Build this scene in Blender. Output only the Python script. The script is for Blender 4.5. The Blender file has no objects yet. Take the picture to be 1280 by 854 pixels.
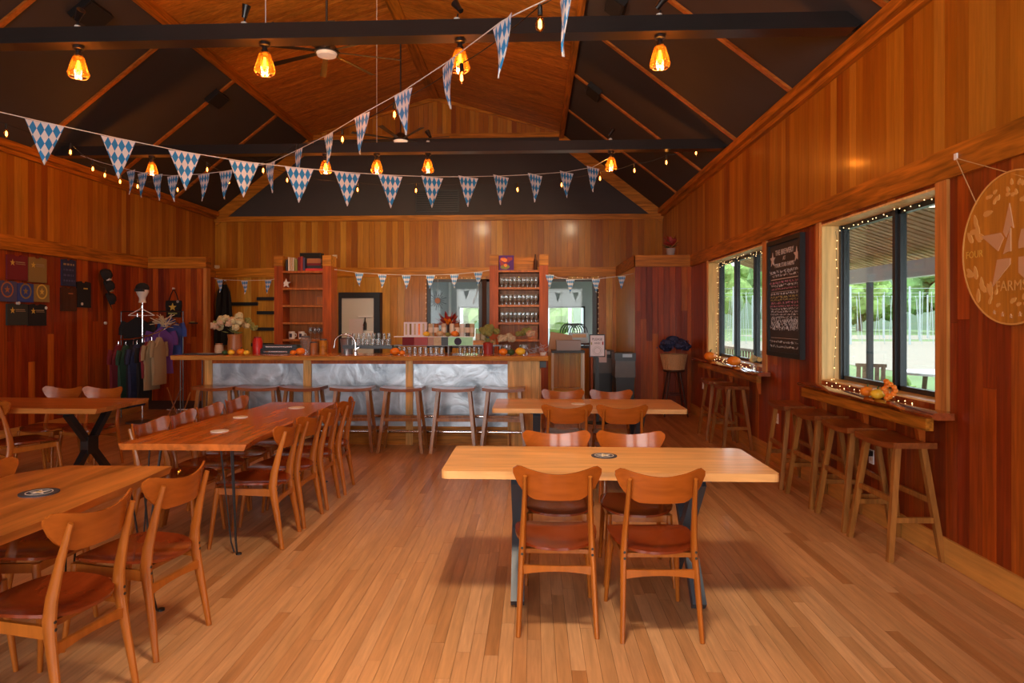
import bpy, math, random
from mathutils import Vector, Matrix
random.seed(7)
PI = math.pi
SC = bpy.context.scene
C = SC.collection
R = math.radians

# ------------------------------------------------------------------ camera
FPX, EYE, YAW = 853.0, 1.6, 2.6
cd = bpy.data.cameras.new('camera'); cam = bpy.data.objects.new('camera', cd); C.objects.link(cam)
cam.location = (0, 0, EYE); cam.rotation_euler = (PI/2, 0, R(YAW))
cd.sensor_width = 36.0; cd.lens = 36.0*FPX/1280
cd.shift_x = (640-628.3)/1280; cd.shift_y = (400-427)/1280
cd.clip_end = 400
SC.camera = cam
# ------------------------------------------------------------------ world
wd = bpy.data.worlds.new('world'); SC.world = wd; wd.use_nodes = True
bgn = wd.node_tree.nodes['Background']
bgn.inputs[0].default_value = (0.86, 0.93, 1.0, 1); bgn.inputs[1].default_value = 3.8   # even overcast sky
SC.view_settings.view_transform = 'Standard'; SC.view_settings.look = 'None'
SC.view_settings.gamma = 1.0; SC.view_settings.use_curve_mapping = False
SC.view_settings.exposure = 0.38
cy = SC.cycles
cy.use_denoising = True; cy.max_bounces = 7; cy.diffuse_bounces = 4; cy.glossy_bounces = 3
cy.transmission_bounces = 4; cy.transparent_max_bounces = 12; cy.caustics_reflective = False; cy.caustics_refractive = False
cy.sample_clamp_indirect = 6.0

def lamp(kind, name, loc, power, color, rot=(0, 0, 0), **k):
    d = bpy.data.lights.new(name, kind); d.energy = power; d.color = color
    o = bpy.data.objects.new(name, d); C.objects.link(o); o.location = loc; o.rotation_euler = rot
    for a, v in k.items(): setattr(d, a, v)
    return o
# daylight through the window wall behind the photographer (openings at y = -3)
for x, w, e_ in ((-5.3, 1.9, 9), (-2.1, 3.0, 46), (1.3, 1.9, 36)):
    lamp('AREA', 'daylight_window', (x, -2.9, 1.9), e_*w, (1.0, 0.93, 0.84), (R(84), 0, 0), shape='RECTANGLE', size=w, size_y=2.3)
# two warm ceiling spots over the seating, behind the photographer, aimed at the floor and tables
lamp('SPOT', 'track_spot', (-0.1, 1.8, 4.6), 600, (1.0, 0.81, 0.58), (R(25), 0, R(3)), spot_size=R(70), spot_blend=1.0, shadow_soft_size=0.35)
# window portals guide the sky light
for (x, y, z, w, h, rot) in ((2.96, 5.65, 1.76, 1.9, 1.5, (R(90), 0, R(90))), (2.96, 9.47, 1.76, 2.6, 1.5, (R(90), 0, R(90)))):
    o = lamp('AREA', 'window_portal', (x, y, z), 1, (1, 1, 1), rot, shape='RECTANGLE', size=w, size_y=h); o.data.cycles.is_portal = True

# ------------------------------------------------------------------ measured picture helper (points at a stated depth)
_S, _C = math.sin(R(YAW)), math.cos(R(YAW))
def _ray(px, py):
    a = (px-628.3)/FPX; b = -(py-400.0)/FPX
    return a*_C-_S, a*_S+_C, b
def at(px, py, Y):
    r = _ray(px, py); t = Y/r[1]
    return Vector((r[0]*t, Y, EYE+r[2]*t))
def atx(px, py, X):
    r = _ray(px, py); t = X/r[0]
    return Vector((X, r[1]*t, EYE+r[2]*t))
def atz(px, py, Z):
    r = _ray(px, py); t = (Z-EYE)/r[2]
    return Vector((r[0]*t, r[1]*t, Z))

# ------------------------------------------------------------------ materials
MATS = {}
def _new(name):
    m = bpy.data.materials.new(name); m.use_nodes = True
    nt = m.node_tree; b = nt.nodes['Principled BSDF']
    MATS[name] = m
    return m, nt, b
def N(nt, t, **k):
    n = nt.nodes.new(t)
    for a, v in k.items(): setattr(n, a, v)
    return n
def plain(name, col, rough=0.5, metal=0.0, spec=0.5, noise=0.0, nscale=20, emit=None, estr=0, bump=0.0, coat=0.0):
    m, nt, b = _new(name)
    b.inputs['Base Color'].default_value = (*col, 1); b.inputs['Roughness'].default_value = rough
    b.inputs['Metallic'].default_value = metal; b.inputs['Specular IOR Level'].default_value = spec
    b.inputs['Coat Weight'].default_value = coat; b.inputs['Coat Roughness'].default_value = 0.15
    if noise or bump:
        tc = N(nt, 'ShaderNodeTexCoord'); no = N(nt, 'ShaderNodeTexNoise'); no.inputs['Scale'].default_value = nscale
        no.inputs['Detail'].default_value = 3
        nt.links.new(tc.outputs['Object'], no.inputs['Vector'])
        if noise:
            mx = N(nt, 'ShaderNodeMix', data_type='RGBA')
            mx.inputs[6].default_value = (*[c*(1-noise) for c in col], 1); mx.inputs[7].default_value = (*[min(1, c*(1+noise)) for c in col], 1)
            nt.links.new(no.outputs['Fac'], mx.inputs[0]); nt.links.new(mx.outputs[2], b.inputs['Base Color'])
        if bump:
            bp = N(nt, 'ShaderNodeBump'); bp.inputs['Strength'].default_value = bump; bp.inputs['Distance'].default_value = 0.01
            nt.links.new(no.outputs['Fac'], bp.inputs['Height']); nt.links.new(bp.outputs[0], b.inputs['Normal'])
    if emit:
        b.inputs['Emission Color'].default_value = (*emit, 1); b.inputs['Emission Strength'].default_value = estr
    return m
def wood(name, tones, axis='Z', world=True, rough=0.35, grain=0.35, fine=38, coat=0.0, bump=0.15, stretch=14, knots=0.0, spec=0.25):
    """tones: board colours picked at random per board; grain streaks run along AXIS."""
    m, nt, b = _new(name)
    L = nt.links.new
    gi = N(nt, 'ShaderNodeNewGeometry'); oi = N(nt, 'ShaderNodeObjectInfo')
    add = N(nt, 'ShaderNodeMath', operation='ADD'); L(gi.outputs['Random Per Island'], add.inputs[0]); L(oi.outputs['Random'], add.inputs[1])
    fr = N(nt, 'ShaderNodeMath', operation='FRACT'); L(add.outputs[0], fr.inputs[0])
    ramp = N(nt, 'ShaderNodeValToRGB'); cr = ramp.color_ramp
    while len(cr.elements) > 1: cr.elements.remove(cr.elements[-1])
    for i, t in enumerate(tones):
        e = cr.elements[0] if i == 0 else cr.elements.new(i/max(1, len(tones)-1))
        e.position = i/max(1, len(tones)-1); e.color = (*t, 1)
    L(fr.outputs[0], ramp.inputs[0])
    if world: vec = gi.outputs['Position']
    else:
        tc = N(nt, 'ShaderNodeTexCoord'); vec = tc.outputs['Object']
    mp = N(nt, 'ShaderNodeMapping'); L(vec, mp.inputs['Vector'])
    s = [1.0, 1.0, 1.0]; s['XYZ'.index(axis)] = 1.0/stretch; mp.inputs['Scale'].default_value = s
    off = N(nt, 'ShaderNodeVectorMath', operation='SCALE'); off.inputs[0].default_value = (17.0, 31.0, 23.0); L(fr.outputs[0], off.inputs['Scale'])
    L(off.outputs[0], mp.inputs['Location'])
    n1 = N(nt, 'ShaderNodeTexNoise'); n1.inputs['Scale'].default_value = fine; n1.inputs['Detail'].default_value = 4; n1.inputs['Distortion'].default_value = 0.6
    L(mp.outputs[0], n1.inputs['Vector'])
    n2 = N(nt, 'ShaderNodeTexNoise'); n2.inputs['Scale'].default_value = fine*0.22; n2.inputs['Detail'].default_value = 2; n2.inputs['Distortion'].default_value = 1.5
    L(mp.outputs[0], n2.inputs['Vector'])
    ad = N(nt, 'ShaderNodeMath', operation='ADD'); L(n1.outputs['Fac'], ad.inputs[0]); L(n2.outputs['Fac'], ad.inputs[1])
    mr = N(nt, 'ShaderNodeMapRange'); L(ad.outputs[0], mr.inputs[0])
    mr.inputs[1].default_value = 0.72; mr.inputs[2].default_value = 1.28; mr.inputs[3].default_value = 1-grain; mr.inputs[4].default_value = 1+grain*0.55
    vm = N(nt, 'ShaderNodeVectorMath', operation='SCALE'); L(ramp.outputs[0], vm.inputs[0]); L(mr.outputs[0], vm.inputs['Scale'])
    L(vm.outputs[0], b.inputs['Base Color']); b.inputs['Specular IOR Level'].default_value = spec
    b.inputs['Roughness'].default_value = rough
    b.inputs['Coat Weight'].default_value = coat; b.inputs['Coat Roughness'].default_value = 0.12
    if bump:
        bp = N(nt, 'ShaderNodeBump'); bp.inputs['Strength'].default_value = bump; bp.inputs['Distance'].default_value = 0.002
        L(n1.outputs['Fac'], bp.inputs['Height']); L(bp.outputs[0], b.inputs['Normal'])
    return m
def glassy(name, tint=(1, 1, 1), gloss=0.12, rough=0.02, fac=None, diffuse=0.0, dcol=(0.8, 0.8, 0.8)):
    m, nt, b = _new(name); L = nt.links.new
    out = nt.nodes['Material Output']; nt.nodes.remove(b)
    tr = N(nt, 'ShaderNodeBsdfTransparent'); tr.inputs[0].default_value = (*tint, 1)
    gl = N(nt, 'ShaderNodeBsdfGlossy'); gl.inputs['Roughness'].default_value = rough
    lw = N(nt, 'ShaderNodeLayerWeight'); lw.inputs[0].default_value = 0.35
    mr = N(nt, 'ShaderNodeMapRange'); L(lw.outputs['Facing'], mr.inputs[0]); mr.inputs[3].default_value = gloss*0.4; mr.inputs[4].default_value = min(1, gloss*3.5)
    mx = N(nt, 'ShaderNodeMixShader'); L(mr.outputs[0], mx.inputs[0]); L(tr.outputs[0], mx.inputs[1]); L(gl.outputs[0], mx.inputs[2])
    last = mx
    if diffuse:
        df = N(nt, 'ShaderNodeBsdfTranslucent' if dcol[2] < .5 else 'ShaderNodeBsdfDiffuse'); df.inputs[0].default_value = (*dcol, 1)
        m2 = N(nt, 'ShaderNodeMixShader'); m2.inputs[0].default_value = diffuse; L(mx.outputs[0], m2.inputs[1]); L(df.outputs[0], m2.inputs[2]); last = m2
    L(last.outputs[0], out.inputs[0])
    return m

WALL_T = [(0.44, 0.120, 0.008), (0.56, 0.180, 0.016), (0.36, 0.080, 0.006), (0.50, 0.150, 0.010), (0.40, 0.100, 0.007), (0.62, 0.225, 0.028), (0.47, 0.125, 0.009), (0.30, 0.060, 0.005)]
LOW_T = [(0.30, 0.042, 0.004), (0.42, 0.082, 0.007), (0.15, 0.016, 0.003), (0.34, 0.055, 0.005), (0.50, 0.130, 0.014), (0.21, 0.024, 0.004), (0.32, 0.050, 0.005)]
ALC_T = [(0.56, 0.19, 0.022), (0.70, 0.30, 0.055), (0.44, 0.12, 0.012), (0.62, 0.23, 0.032), (0.50, 0.15, 0.016)]
M = MATS
WALL_T = [(r_*.90, g_*1.12, b_) for r_, g_, b_ in WALL_T]; ALC_T = [(r_*.92, g_*1.12, b_) for r_, g_, b_ in ALC_T]
wood('wall_fir', WALL_T, 'Z', rough=0.34, coat=0.12, grain=0.2)
wood('wall_redwood', LOW_T, 'Z', rough=0.36, grain=0.38, coat=0.08)
wood('alcove_fir', ALC_T, 'Z', rough=0.35, coat=0.15, grain=0.25)
wood('ceiling_fir', [(0.50, 0.165, 0.018), (0.58, 0.21, 0.028), (0.42, 0.12, 0.012), (0.54, 0.185, 0.022), (0.46, 0.14, 0.015)], 'X', rough=0.35, grain=0.45)
wood('floor_maple', [(0.49, 0.240, 0.100), (0.55, 0.280, 0.125), (0.44, 0.200, 0.078), (0.51, 0.255, 0.108), (0.57, 0.300, 0.140), (0.35, 0.145, 0.050), (0.49, 0.245, 0.102), (0.53, 0.268, 0.118)], 'Y', rough=0.33, grain=0.22, coat=0.25, fine=60)
wood('trim_z', [(0.52, 0.20, 0.045), (0.60, 0.26, 0.07)], 'Z', rough=0.35)
wood('jamb_light', [(0.84, 0.54, 0.20), (0.88, 0.60, 0.25)], 'Z', rough=0.4, grain=0.2)
wood('trim_x', [(0.48, 0.165, 0.014), (0.56, 0.21, 0.02)], 'X', rough=0.4, grain=0.5)
wood('trim_y', [(0.42, 0.13, 0.010), (0.50, 0.175, 0.016)], 'Y', rough=0.4, grain=0.6)
wood('batten', [(0.42, 0.13, 0.02), (0.50, 0.17, 0.03)], 'X', rough=0.4)
wood('base_fir', [(0.58, 0.27, 0.06)], 'Y', rough=0.4, grain=0.25)
wood('bar_post', [(0.74, 0.38, 0.11), (0.68, 0.32, 0.085)], 'Z', rough=0.4)
wood('bar_top', [(0.60, 0.26, 0.06)], 'X', rough=0.22, coat=0.4)
wood('table_light', [(0.72, 0.35, 0.12), (0.76, 0.39, 0.14)], 'X', rough=0.3, grain=0.25, coat=0.3, stretch=9, fine=26)
wood('table_red', [(0.56, 0.145, 0.022)], 'Y', rough=0.25, grain=0.4, coat=0.35, stretch=9, fine=22)
wood('table_amber', [(0.62, 0.21, 0.04)], 'Y', rough=0.28, grain=0.5, coat=0.3, stretch=8, fine=15)
wood('table_amber_x', [(0.55, 0.20, 0.045)], 'X', rough=0.28, grain=0.4, coat=0.3, stretch=8, fine=18)
wood('counter_gloss', [(0.30, 0.06, 0.012)], 'Y', rough=0.07, grain=0.35, coat=1.0, bump=0)
wood('chair_wood', [(0.36, 0.095, 0.011), (0.40, 0.115, 0.014)], 'Z', world=False, rough=0.3, grain=0.2, coat=0.3)
wood('chair_ply', [(0.34, 0.075, 0.008), (0.38, 0.09, 0.010)], 'X', world=False, rough=0.24, grain=0.2, coat=0.35, stretch=10)
wood('seat_ply', [(0.19, 0.026, 0.005), (0.22, 0.033, 0.006)], 'X', world=False, rough=0.18, grain=0.2, coat=0.7, stretch=10)
wood('stool_wood', [(0.29, 0.108, 0.022), (0.34, 0.13, 0.028)], 'Z', world=False, rough=0.35, grain=0.4, coat=0.2)
wood('stool_seat', [(0.22, 0.058, 0.013), (0.26, 0.072, 0.017)], 'X', world=False, rough=0.28, grain=0.35, coat=0.4)
wood('stool_dark', [(0.06, 0.02, 0.01)], 'Z', world=False, rough=0.35)
wood('shelf_fir', [(0.50, 0.16, 0.03), (0.44, 0.12, 0.02)], 'Z', rough=0.35)
wood('shelf_red', [(0.44, 0.090, 0.008), (0.38, 0.068, 0.006)], 'Z', rough=0.4)
wood('porch_slat', [(0.58, 0.34, 0.19), (0.68, 0.42, 0.25), (0.50, 0.27, 0.15)], 'X', rough=0.6)
wood('grey_wood', [(0.20, 0.13, 0.09), (0.26, 0.18, 0.12)], 'X', rough=0.7)
wood('sign_wood', [(0.52, 0.205, 0.022)], 'Z', rough=0.4, grain=0.25)
plain('dark_panel', (0.048, 0.040, 0.039), 0.75, noise=0.2, nscale=1.5)
plain('wall_core', (0.05, 0.015, 0.006), 0.8)
plain('black_steel', (0.012, 0.010, 0.010), 0.32, spec=0.6)
plain('beam_steel', (0.030, 0.024, 0.022), 0.28, metal=0.3, noise=0.2, nscale=3)
plain('leg_steel', (0.040, 0.050, 0.065), 0.42, metal=0.0, spec=0.5)
plain('black_plastic', (0.010, 0.010, 0.011), 0.45)
plain('frame_black', (0.016, 0.020, 0.024), 0.35)
plain('brushed_steel', (0.42, 0.42, 0.43), 0.35, metal=0.7)
plain('chrome', (0.75, 0.75, 0.76), 0.12, metal=1.0)
plain('white_paint', (0.88, 0.87, 0.85), 0.5)
plain('cream', (0.72, 0.60, 0.45), 0.5)
plain('white_cord', (0.75, 0.72, 0.68), 0.6)
plain('black_cord', (0.01, 0.01, 0.01), 0.5)
plain('grey_plaster', (0.42, 0.44, 0.43), 0.8)
plain('pale_shade', (0.66, 0.65, 0.61), 0.8)
plain('grass', (0.11, 0.175, 0.05), 0.9, noise=0.35, nscale=0.6)
plain('soil', (0.25, 0.21, 0.155), 0.9, noise=0.15, nscale=2)
plain('deck', (0.60, 0.56, 0.52), 0.8, noise=0.15, nscale=5)
plain('leaf_far', (0.13, 0.23, 0.07), 0.9, noise=0.8, nscale=0.9)
plain('leaf_mid', (0.22, 0.34, 0.09), 0.9, noise=0.8, nscale=1.1)
plain('hill', (0.06, 0.10, 0.045), 1.0, noise=0.35, nscale=0.15)
plain('pole_pale', (0.36, 0.40, 0.40), 0.7)
plain('orange', (0.85, 0.22, 0.012), 0.45, noise=0.2, nscale=30)
plain('yellow', (0.85, 0.50, 0.03), 0.45)
plain('dark_green', (0.03, 0.08, 0.02), 0.6, noise=0.4, nscale=30)
plain('olive', (0.24, 0.24, 0.06), 0.8, noise=0.35, nscale=40)
plain('tan', (0.55, 0.42, 0.25), 0.8, noise=0.3, nscale=40)
plain('petal_cream', (0.55, 0.47, 0.24), 0.8, noise=0.25, nscale=60)
plain('petal_pink', (0.55, 0.36, 0.22), 0.8, noise=0.25, nscale=60)
plain('petal_yellow', (0.80, 0.62, 0.22), 0.7)
plain('red', (0.55, 0.02, 0.015), 0.4)
plain('crimson', (0.33, 0.02, 0.012), 0.5, noise=0.25, nscale=12)
plain('mint', (0.33, 0.72, 0.36), 0.4, noise=0.15, nscale=18)
plain('amber_brown', (0.35, 0.12, 0.03), 0.4)
plain('purple', (0.10, 0.03, 0.18), 0.85)
plain('royal_blue', (0.03, 0.06, 0.26), 0.85)
plain('navy', (0.02, 0.025, 0.07), 0.85, noise=0.4, nscale=25)
plain('maroon', (0.16, 0.012, 0.02), 0.85)
plain('forest', (0.02, 0.06, 0.035), 0.85)
plain('black_cloth', (0.010, 0.009, 0.010), 0.9)
plain('tan_cloth', (0.30, 0.22, 0.12), 0.9)
plain('gold_print', (0.62, 0.42, 0.06), 0.7)
plain('charcoal_cloth', (0.03, 0.035, 0.03), 0.9)
plain('mustard_cloth', (0.25, 0.17, 0.05), 0.9)
plain('slate_blue', (0.07, 0.07, 0.16), 0.9)
plain('skin_white', (0.72, 0.68, 0.62), 0.5)
plain('wicker', (0.50, 0.26, 0.11), 0.6, noise=0.35, nscale=60, bump=0.4)
plain('cardboard', (0.42, 0.26, 0.17), 0.8)
plain('grey_box', (0.36, 0.32, 0.31), 0.8)
plain('tray_yellow', (0.62, 0.40, 0.05), 0.5)
plain('bag_grey', (0.10, 0.09, 0.085), 0.5, noise=0.3, nscale=9, bump=0.5)
plain('pale_blue', (0.38, 0.46, 0.52), 0.35)
plain('paper', (0.72, 0.64, 0.66), 0.7)
plain('ink', (0.03, 0.02, 0.05), 0.7)
plain('chalkboard', (0.035, 0.032, 0.032), 0.6, noise=0.5, nscale=6)
plain('chalk', (0.62, 0.58, 0.56), 0.9)
plain('chalk_pink', (0.55, 0.22, 0.28), 0.9)
plain('chalk_yellow', (0.50, 0.42, 0.16), 0.9)
plain('sign_pale', (0.60, 0.33, 0.16), 0.6)
plain('sign_gold', (0.75, 0.42, 0.06), 0.5)
plain('sign_carve', (0.68, 0.35, 0.09), 0.6)
plain('coaster_light', (0.75, 0.66, 0.58), 0.6)
plain('coaster_dark', (0.03, 0.035, 0.05), 0.6)
plain('steel_panel_base', (0.18, 0.17, 0.17), 0.5, metal=0.6)
plain('speaker_grille', (0.008, 0.007, 0.007), 0.9)
plain('fan_white', (0.70, 0.62, 0.55), 0.4, emit=(1, 0.85, 0.7), estr=0.15)
plain('twine', (0.60, 0.40, 0.18), 0.8)
plain('filament', (1, 0.6, 0.2), 0.5, emit=(1.0, 0.66, 0.30), estr=12)
plain('bulb_glow', (1, 0.55, 0.2), 0.5, emit=(1.0, 0.60, 0.27), estr=9)
plain('fairy_glow', (1, 0.6, 0.25), 0.5, emit=(1.0, 0.66, 0.30), estr=3.5)
plain('porch_lamp', (1, 0.9, 0.8), 0.5, emit=(1.0, 0.88, 0.72), estr=3.5)
glassy('window_glass', (0.93, 0.97, 0.97), 0.05)
glassy('clear_glass', (0.90, 0.92, 0.92), 0.22, 0.05, diffuse=0.10)
glassy('amber_glass', (1.0, 0.62, 0.18), 0.12, 0.05, diffuse=0.018, dcol=(1.0, 0.42, 0.04))
glassy('bulb_glass', (1.0, 0.60, 0.22), 0.08, 0.05, diffuse=0.02, dcol=(1.0, 0.40, 0.05))

# galvanised sheet: brushed swirls of relief on metal
m, nt, b = _new('galvanised'); L = nt.links.new
tc = N(nt, 'ShaderNodeTexCoord'); n1 = N(nt, 'ShaderNodeTexNoise'); n1.inputs['Scale'].default_value = 2.6; n1.inputs['Detail'].default_value = 6; n1.inputs['Distortion'].default_value = 1.8
L(tc.outputs['Object'], n1.inputs['Vector'])
rp = N(nt, 'ShaderNodeValToRGB'); rp.color_ramp.elements[0].position = 0.3; rp.color_ramp.elements[0].color = (0.20, 0.24, 0.28, 1)
rp.color_ramp.elements[1].position = 0.72; rp.color_ramp.elements[1].color = (0.55, 0.61, 0.68, 1)
L(n1.outputs['Fac'], rp.inputs[0]); L(rp.outputs[0], b.inputs['Base Color']); b.inputs['Metallic'].default_value = 0.45
b.inputs['Roughness'].default_value = 0.34
bp = N(nt, 'ShaderNodeBump'); bp.inputs['Strength'].default_value = 0.5; bp.inputs['Distance'].default_value = 0.02
L(n1.outputs['Fac'], bp.inputs['Height']); L(bp.outputs[0], b.inputs['Normal'])
# blue and white lozenge print
m, nt, b = _new('lozenge_print'); L = nt.links.new
uv = N(nt, 'ShaderNodeUVMap'); uv.uv_map = 'UVMap'; sp = N(nt, 'ShaderNodeSeparateXYZ'); L(uv.outputs[0], sp.inputs[0])
def _mm(op, a, bb):
    n = N(nt, 'ShaderNodeMath', operation=op)
    for i, v in enumerate((a, bb)):
        if isinstance(v, (int, float)): n.inputs[i].default_value = v
        elif v is not None: L(v, n.inputs[i])
    return n.outputs[0]
ua = _mm('MULTIPLY', sp.outputs[0], 5.0); va = _mm('MULTIPLY', sp.outputs[1], 3.1)
s1 = _mm('FLOOR', _mm('ADD', ua, va), None); s2 = _mm('FLOOR', _mm('SUBTRACT', ua, va), None)
par = _mm('PINGPONG', _mm('ADD', s1, s2), 1.0)
mx = N(nt, 'ShaderNodeMix', data_type='RGBA'); L(par, mx.inputs[0])
mx.inputs[6].default_value = (0.66, 0.64, 0.66, 1); mx.inputs[7].default_value = (0.006, 0.20, 0.50, 1)
L(mx.outputs[2], b.inputs['Base Color']); b.inputs['Roughness'].default_value = 0.6
b.inputs['Subsurface Weight'].default_value = 0.0
# ------------------------------------------------------------------ mesh builder
class MB:
    def __init__(s): s.v = []; s.f = []; s.uv = None
    def quadbox(s, pts):                       # 8 points: bottom 4 then top 4
        n = len(s.v); s.v += [tuple(p) for p in pts]
        s.f += [(n+3, n+2, n+1, n), (n+4, n+5, n+6, n+7), (n, n+1, n+5, n+4), (n+1, n+2, n+6, n+5), (n+2, n+3, n+7, n+6), (n+3, n, n+4, n+7)]
        return s
    def box(s, x0, x1, y0, y1, z0, z1):
        return s.quadbox([(x0, y0, z0), (x1, y0, z0), (x1, y1, z0), (x0, y1, z0), (x0, y0, z1), (x1, y0, z1), (x1, y1, z1), (x0, y1, z1)])
    def bar(s, a, b, w, h, up=(0, 0, 1)):      # rectangular bar a -> b, w sideways, h along up
        a, b = Vector(a), Vector(b); d = (b-a).normalized(); side = d.cross(Vector(up))
        if side.length < 1e-5: side = d.cross(Vector((1, 0, 0)))
        side.normalize(); u = side.cross(d).normalized(); sw, uh = side*w/2, u*h/2
        return s.quadbox([a-sw-uh, a+sw-uh, a+sw+uh, a-sw+uh, b-sw-uh, b+sw-uh, b+sw+uh, b-sw+uh])
    def sweep(s, pts, rad, n=8, cap=True, ref=(0, 1, 0)):   # rad: one per point, number or (rx, ry)
        pts = [Vector(p) for p in pts]; rings = []
        if not isinstance(rad, (list, tuple)): rad = [rad]*len(pts)
        for i, p in enumerate(pts):
            d = (pts[min(i+1, len(pts)-1)]-pts[max(i-1, 0)]).normalized()
            a = d.cross(Vector(ref))
            if a.length < 1e-3: a = d.cross(Vector((1, 0, 0)))
            if a.length < 1e-3: a = d.cross(Vector((0, 0, 1)))
            a.normalize(); b = d.cross(a).normalized(); r = rad[i]
            rx, ry = r if isinstance(r, (list, tuple)) else (r, r)
            base = len(s.v)
            for k in range(n):
                t = 2*PI*k/n; s.v.append(tuple(p+a*math.cos(t)*rx+b*math.sin(t)*ry))
            rings.append(base)
        for i in range(len(rings)-1):
            for k in range(n):
                k2 = (k+1) % n; s.f.append((rings[i]+k, rings[i]+k2, rings[i+1]+k2, rings[i+1]+k))
        if cap:
            s.f.append(tuple(rings[0]+k for k in reversed(range(n)))); s.f.append(tuple(rings[-1]+k for k in range(n)))
        return s
    def lathe(s, prof, c=(0, 0, 0), n=16, axis='Z', sx=1, sy=1, cap=True):   # prof: (r, z) list
        base = len(s.v); c = Vector(c)
        for r, z in prof:
            for k in range(n):
                t = 2*PI*k/n; x, y = r*math.cos(t)*sx, r*math.sin(t)*sy
                p = (x, y, z) if axis == 'Z' else ((x, z, y) if axis == 'Y' else (z, x, y))
                s.v.append(tuple(c+Vector(p)))
        for i in range(len(prof)-1):
            for k in range(n):
                k2 = (k+1) % n; s.f.append((base+i*n+k, base+i*n+k2, base+(i+1)*n+k2, base+(i+1)*n+k))
        if len(prof) == 4 and abs(prof[0][1]-prof[3][1]) < 1e-9: cap = False      # flat ring
        if cap and prof[0][0] > 1e-4: s.f.append(tuple(base+k for k in reversed(range(n))))
        if cap and prof[-1][0] > 1e-4: s.f.append(tuple(base+(len(prof)-1)*n+k for k in range(n)))
        return s
    def ball(s, c, r, n=8, m=6, sz=1.0, sx=1.0, sy=1.0):
        return s.lathe([(max(1e-5, r*math.sin(PI*i/m)), -r*sz*math.cos(PI*i/m)) for i in range(m+1)], c, n, sx=sx, sy=sy)
    def prism(s, poly, t0, t1, plane='XZ', c=(0, 0, 0)):    # flat outline given thickness
        base = len(s.v); n = len(poly); c = Vector(c)
        for t in (t0, t1):
            for a, b in poly:
                p = {'XZ': (a, t, b), 'YZ': (t, a, b), 'XY': (a, b, t)}[plane]; s.v.append(tuple(c+Vector(p)))
        s.f.append(tuple(base+k for k in range(n))); s.f.append(tuple(base+n+k for k in reversed(range(n))))
        for k in range(n):
            k2 = (k+1) % n; s.f.append((base+k2, base+k, base+n+k, base+n+k2))
        return s
    def sheet(s, top, bot):                     # closed slab from two same-size grids (lists of rows)
        nr, nc = len(top), len(top[0]); a = len(s.v)
        for row in top: s.v += [tuple(p) for p in row]
        b = len(s.v)
        for row in bot: s.v += [tuple(p) for p in row]
        for i in range(nr-1):
            for j in range(nc-1):
                q = (i*nc+j, i*nc+j+1, (i+1)*nc+j+1, (i+1)*nc+j)
                s.f.append(tuple(a+k for k in q)); s.f.append(tuple(b+k for k in reversed(q)))
        edge = [(0, j) for j in range(nc)]+[(i, nc-1) for i in range(1, nr)]+[(nr-1, j) for j in range(nc-2, -1, -1)]+[(i, 0) for i in range(nr-2, 0, -1)]
        for k in range(len(edge)):
            i1, j1 = edge[k]; i2, j2 = edge[(k+1) % len(edge)]
            s.f.append((a+i2*nc+j2, a+i1*nc+j1, b+i1*nc+j1, b+i2*nc+j2))
        return s
    def mesh(s, name, mat, smooth=False):
        me = bpy.data.meshes.new(name); me.from_pydata(s.v, [], s.f)
        me.validate(); 
        if mat: me.materials.append(M[mat] if isinstance(mat, str) else mat)
        if smooth:
            me.polygons.foreach_set('use_smooth', [True]*len(me.polygons))
            try: me.set_sharp_from_angle(angle=R(40))
            except Exception: pass
        me.update(); return me
    def build(s, name, mat, parent=None, smooth=False, fix=True):
        me = s.mesh(name, mat, smooth)
        if fix: fixn(me)
        return link(name, me, parent)
import bmesh
def fixn(me):
    bm = bmesh.new(); bm.from_mesh(me); bmesh.ops.recalc_face_normals(bm, faces=bm.faces); bm.to_mesh(me); bm.free()
def link(name, me, parent=None):
    o = bpy.data.objects.new(name, me); C.objects.link(o)
    if parent: o.parent = parent
    return o
def tag(o, label=None, cat=None, group=None, kind=None):
    if label: o['label'] = label
    if cat: o['category'] = cat
    if group: o['group'] = group
    if kind: o['kind'] = kind
    return o
def thing(name, label, cat, loc=(0, 0, 0), rz=0, group=None):
    o = bpy.data.objects.new(name, None); C.objects.link(o); o.empty_display_size = 0.05
    o.location = loc; o.rotation_euler = (0, 0, rz)
    return tag(o, label, cat, group)
def kids(o): return [c for c in o.children]
def dup(root, loc=None, rz=None, label=None, group=None, parent=None):
    r = root.copy(); C.objects.link(r)
    if parent: r.parent = parent
    if loc is not None: r.location = loc
    if rz is not None: r.rotation_euler = (0, 0, rz)
    if label: r['label'] = label
    if group: r['group'] = group
    for ch in root.children: dup(ch, parent=r)
    return r
def struct(name, mb, mat, parent=None, smooth=False):
    o = mb.build(name, mat, parent, smooth)
    if not parent: o['kind'] = 'structure'
    return o
UNIT = {}
def piece(name, mat, parent, x0, x1, y0, y1, z0, z1):        # box piece sharing one unit mesh per material
    k = (name, mat)
    if k not in UNIT: UNIT[k] = MB().box(-.5, .5, -.5, .5, -.5, .5).mesh(name, mat)
    o = link(name, UNIT[k], parent)
    o.location = ((x0+x1)/2, (y0+y1)/2, (z0+z1)/2); o.scale = (x1-x0, y1-y0, z1-z0)
    return o
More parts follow.
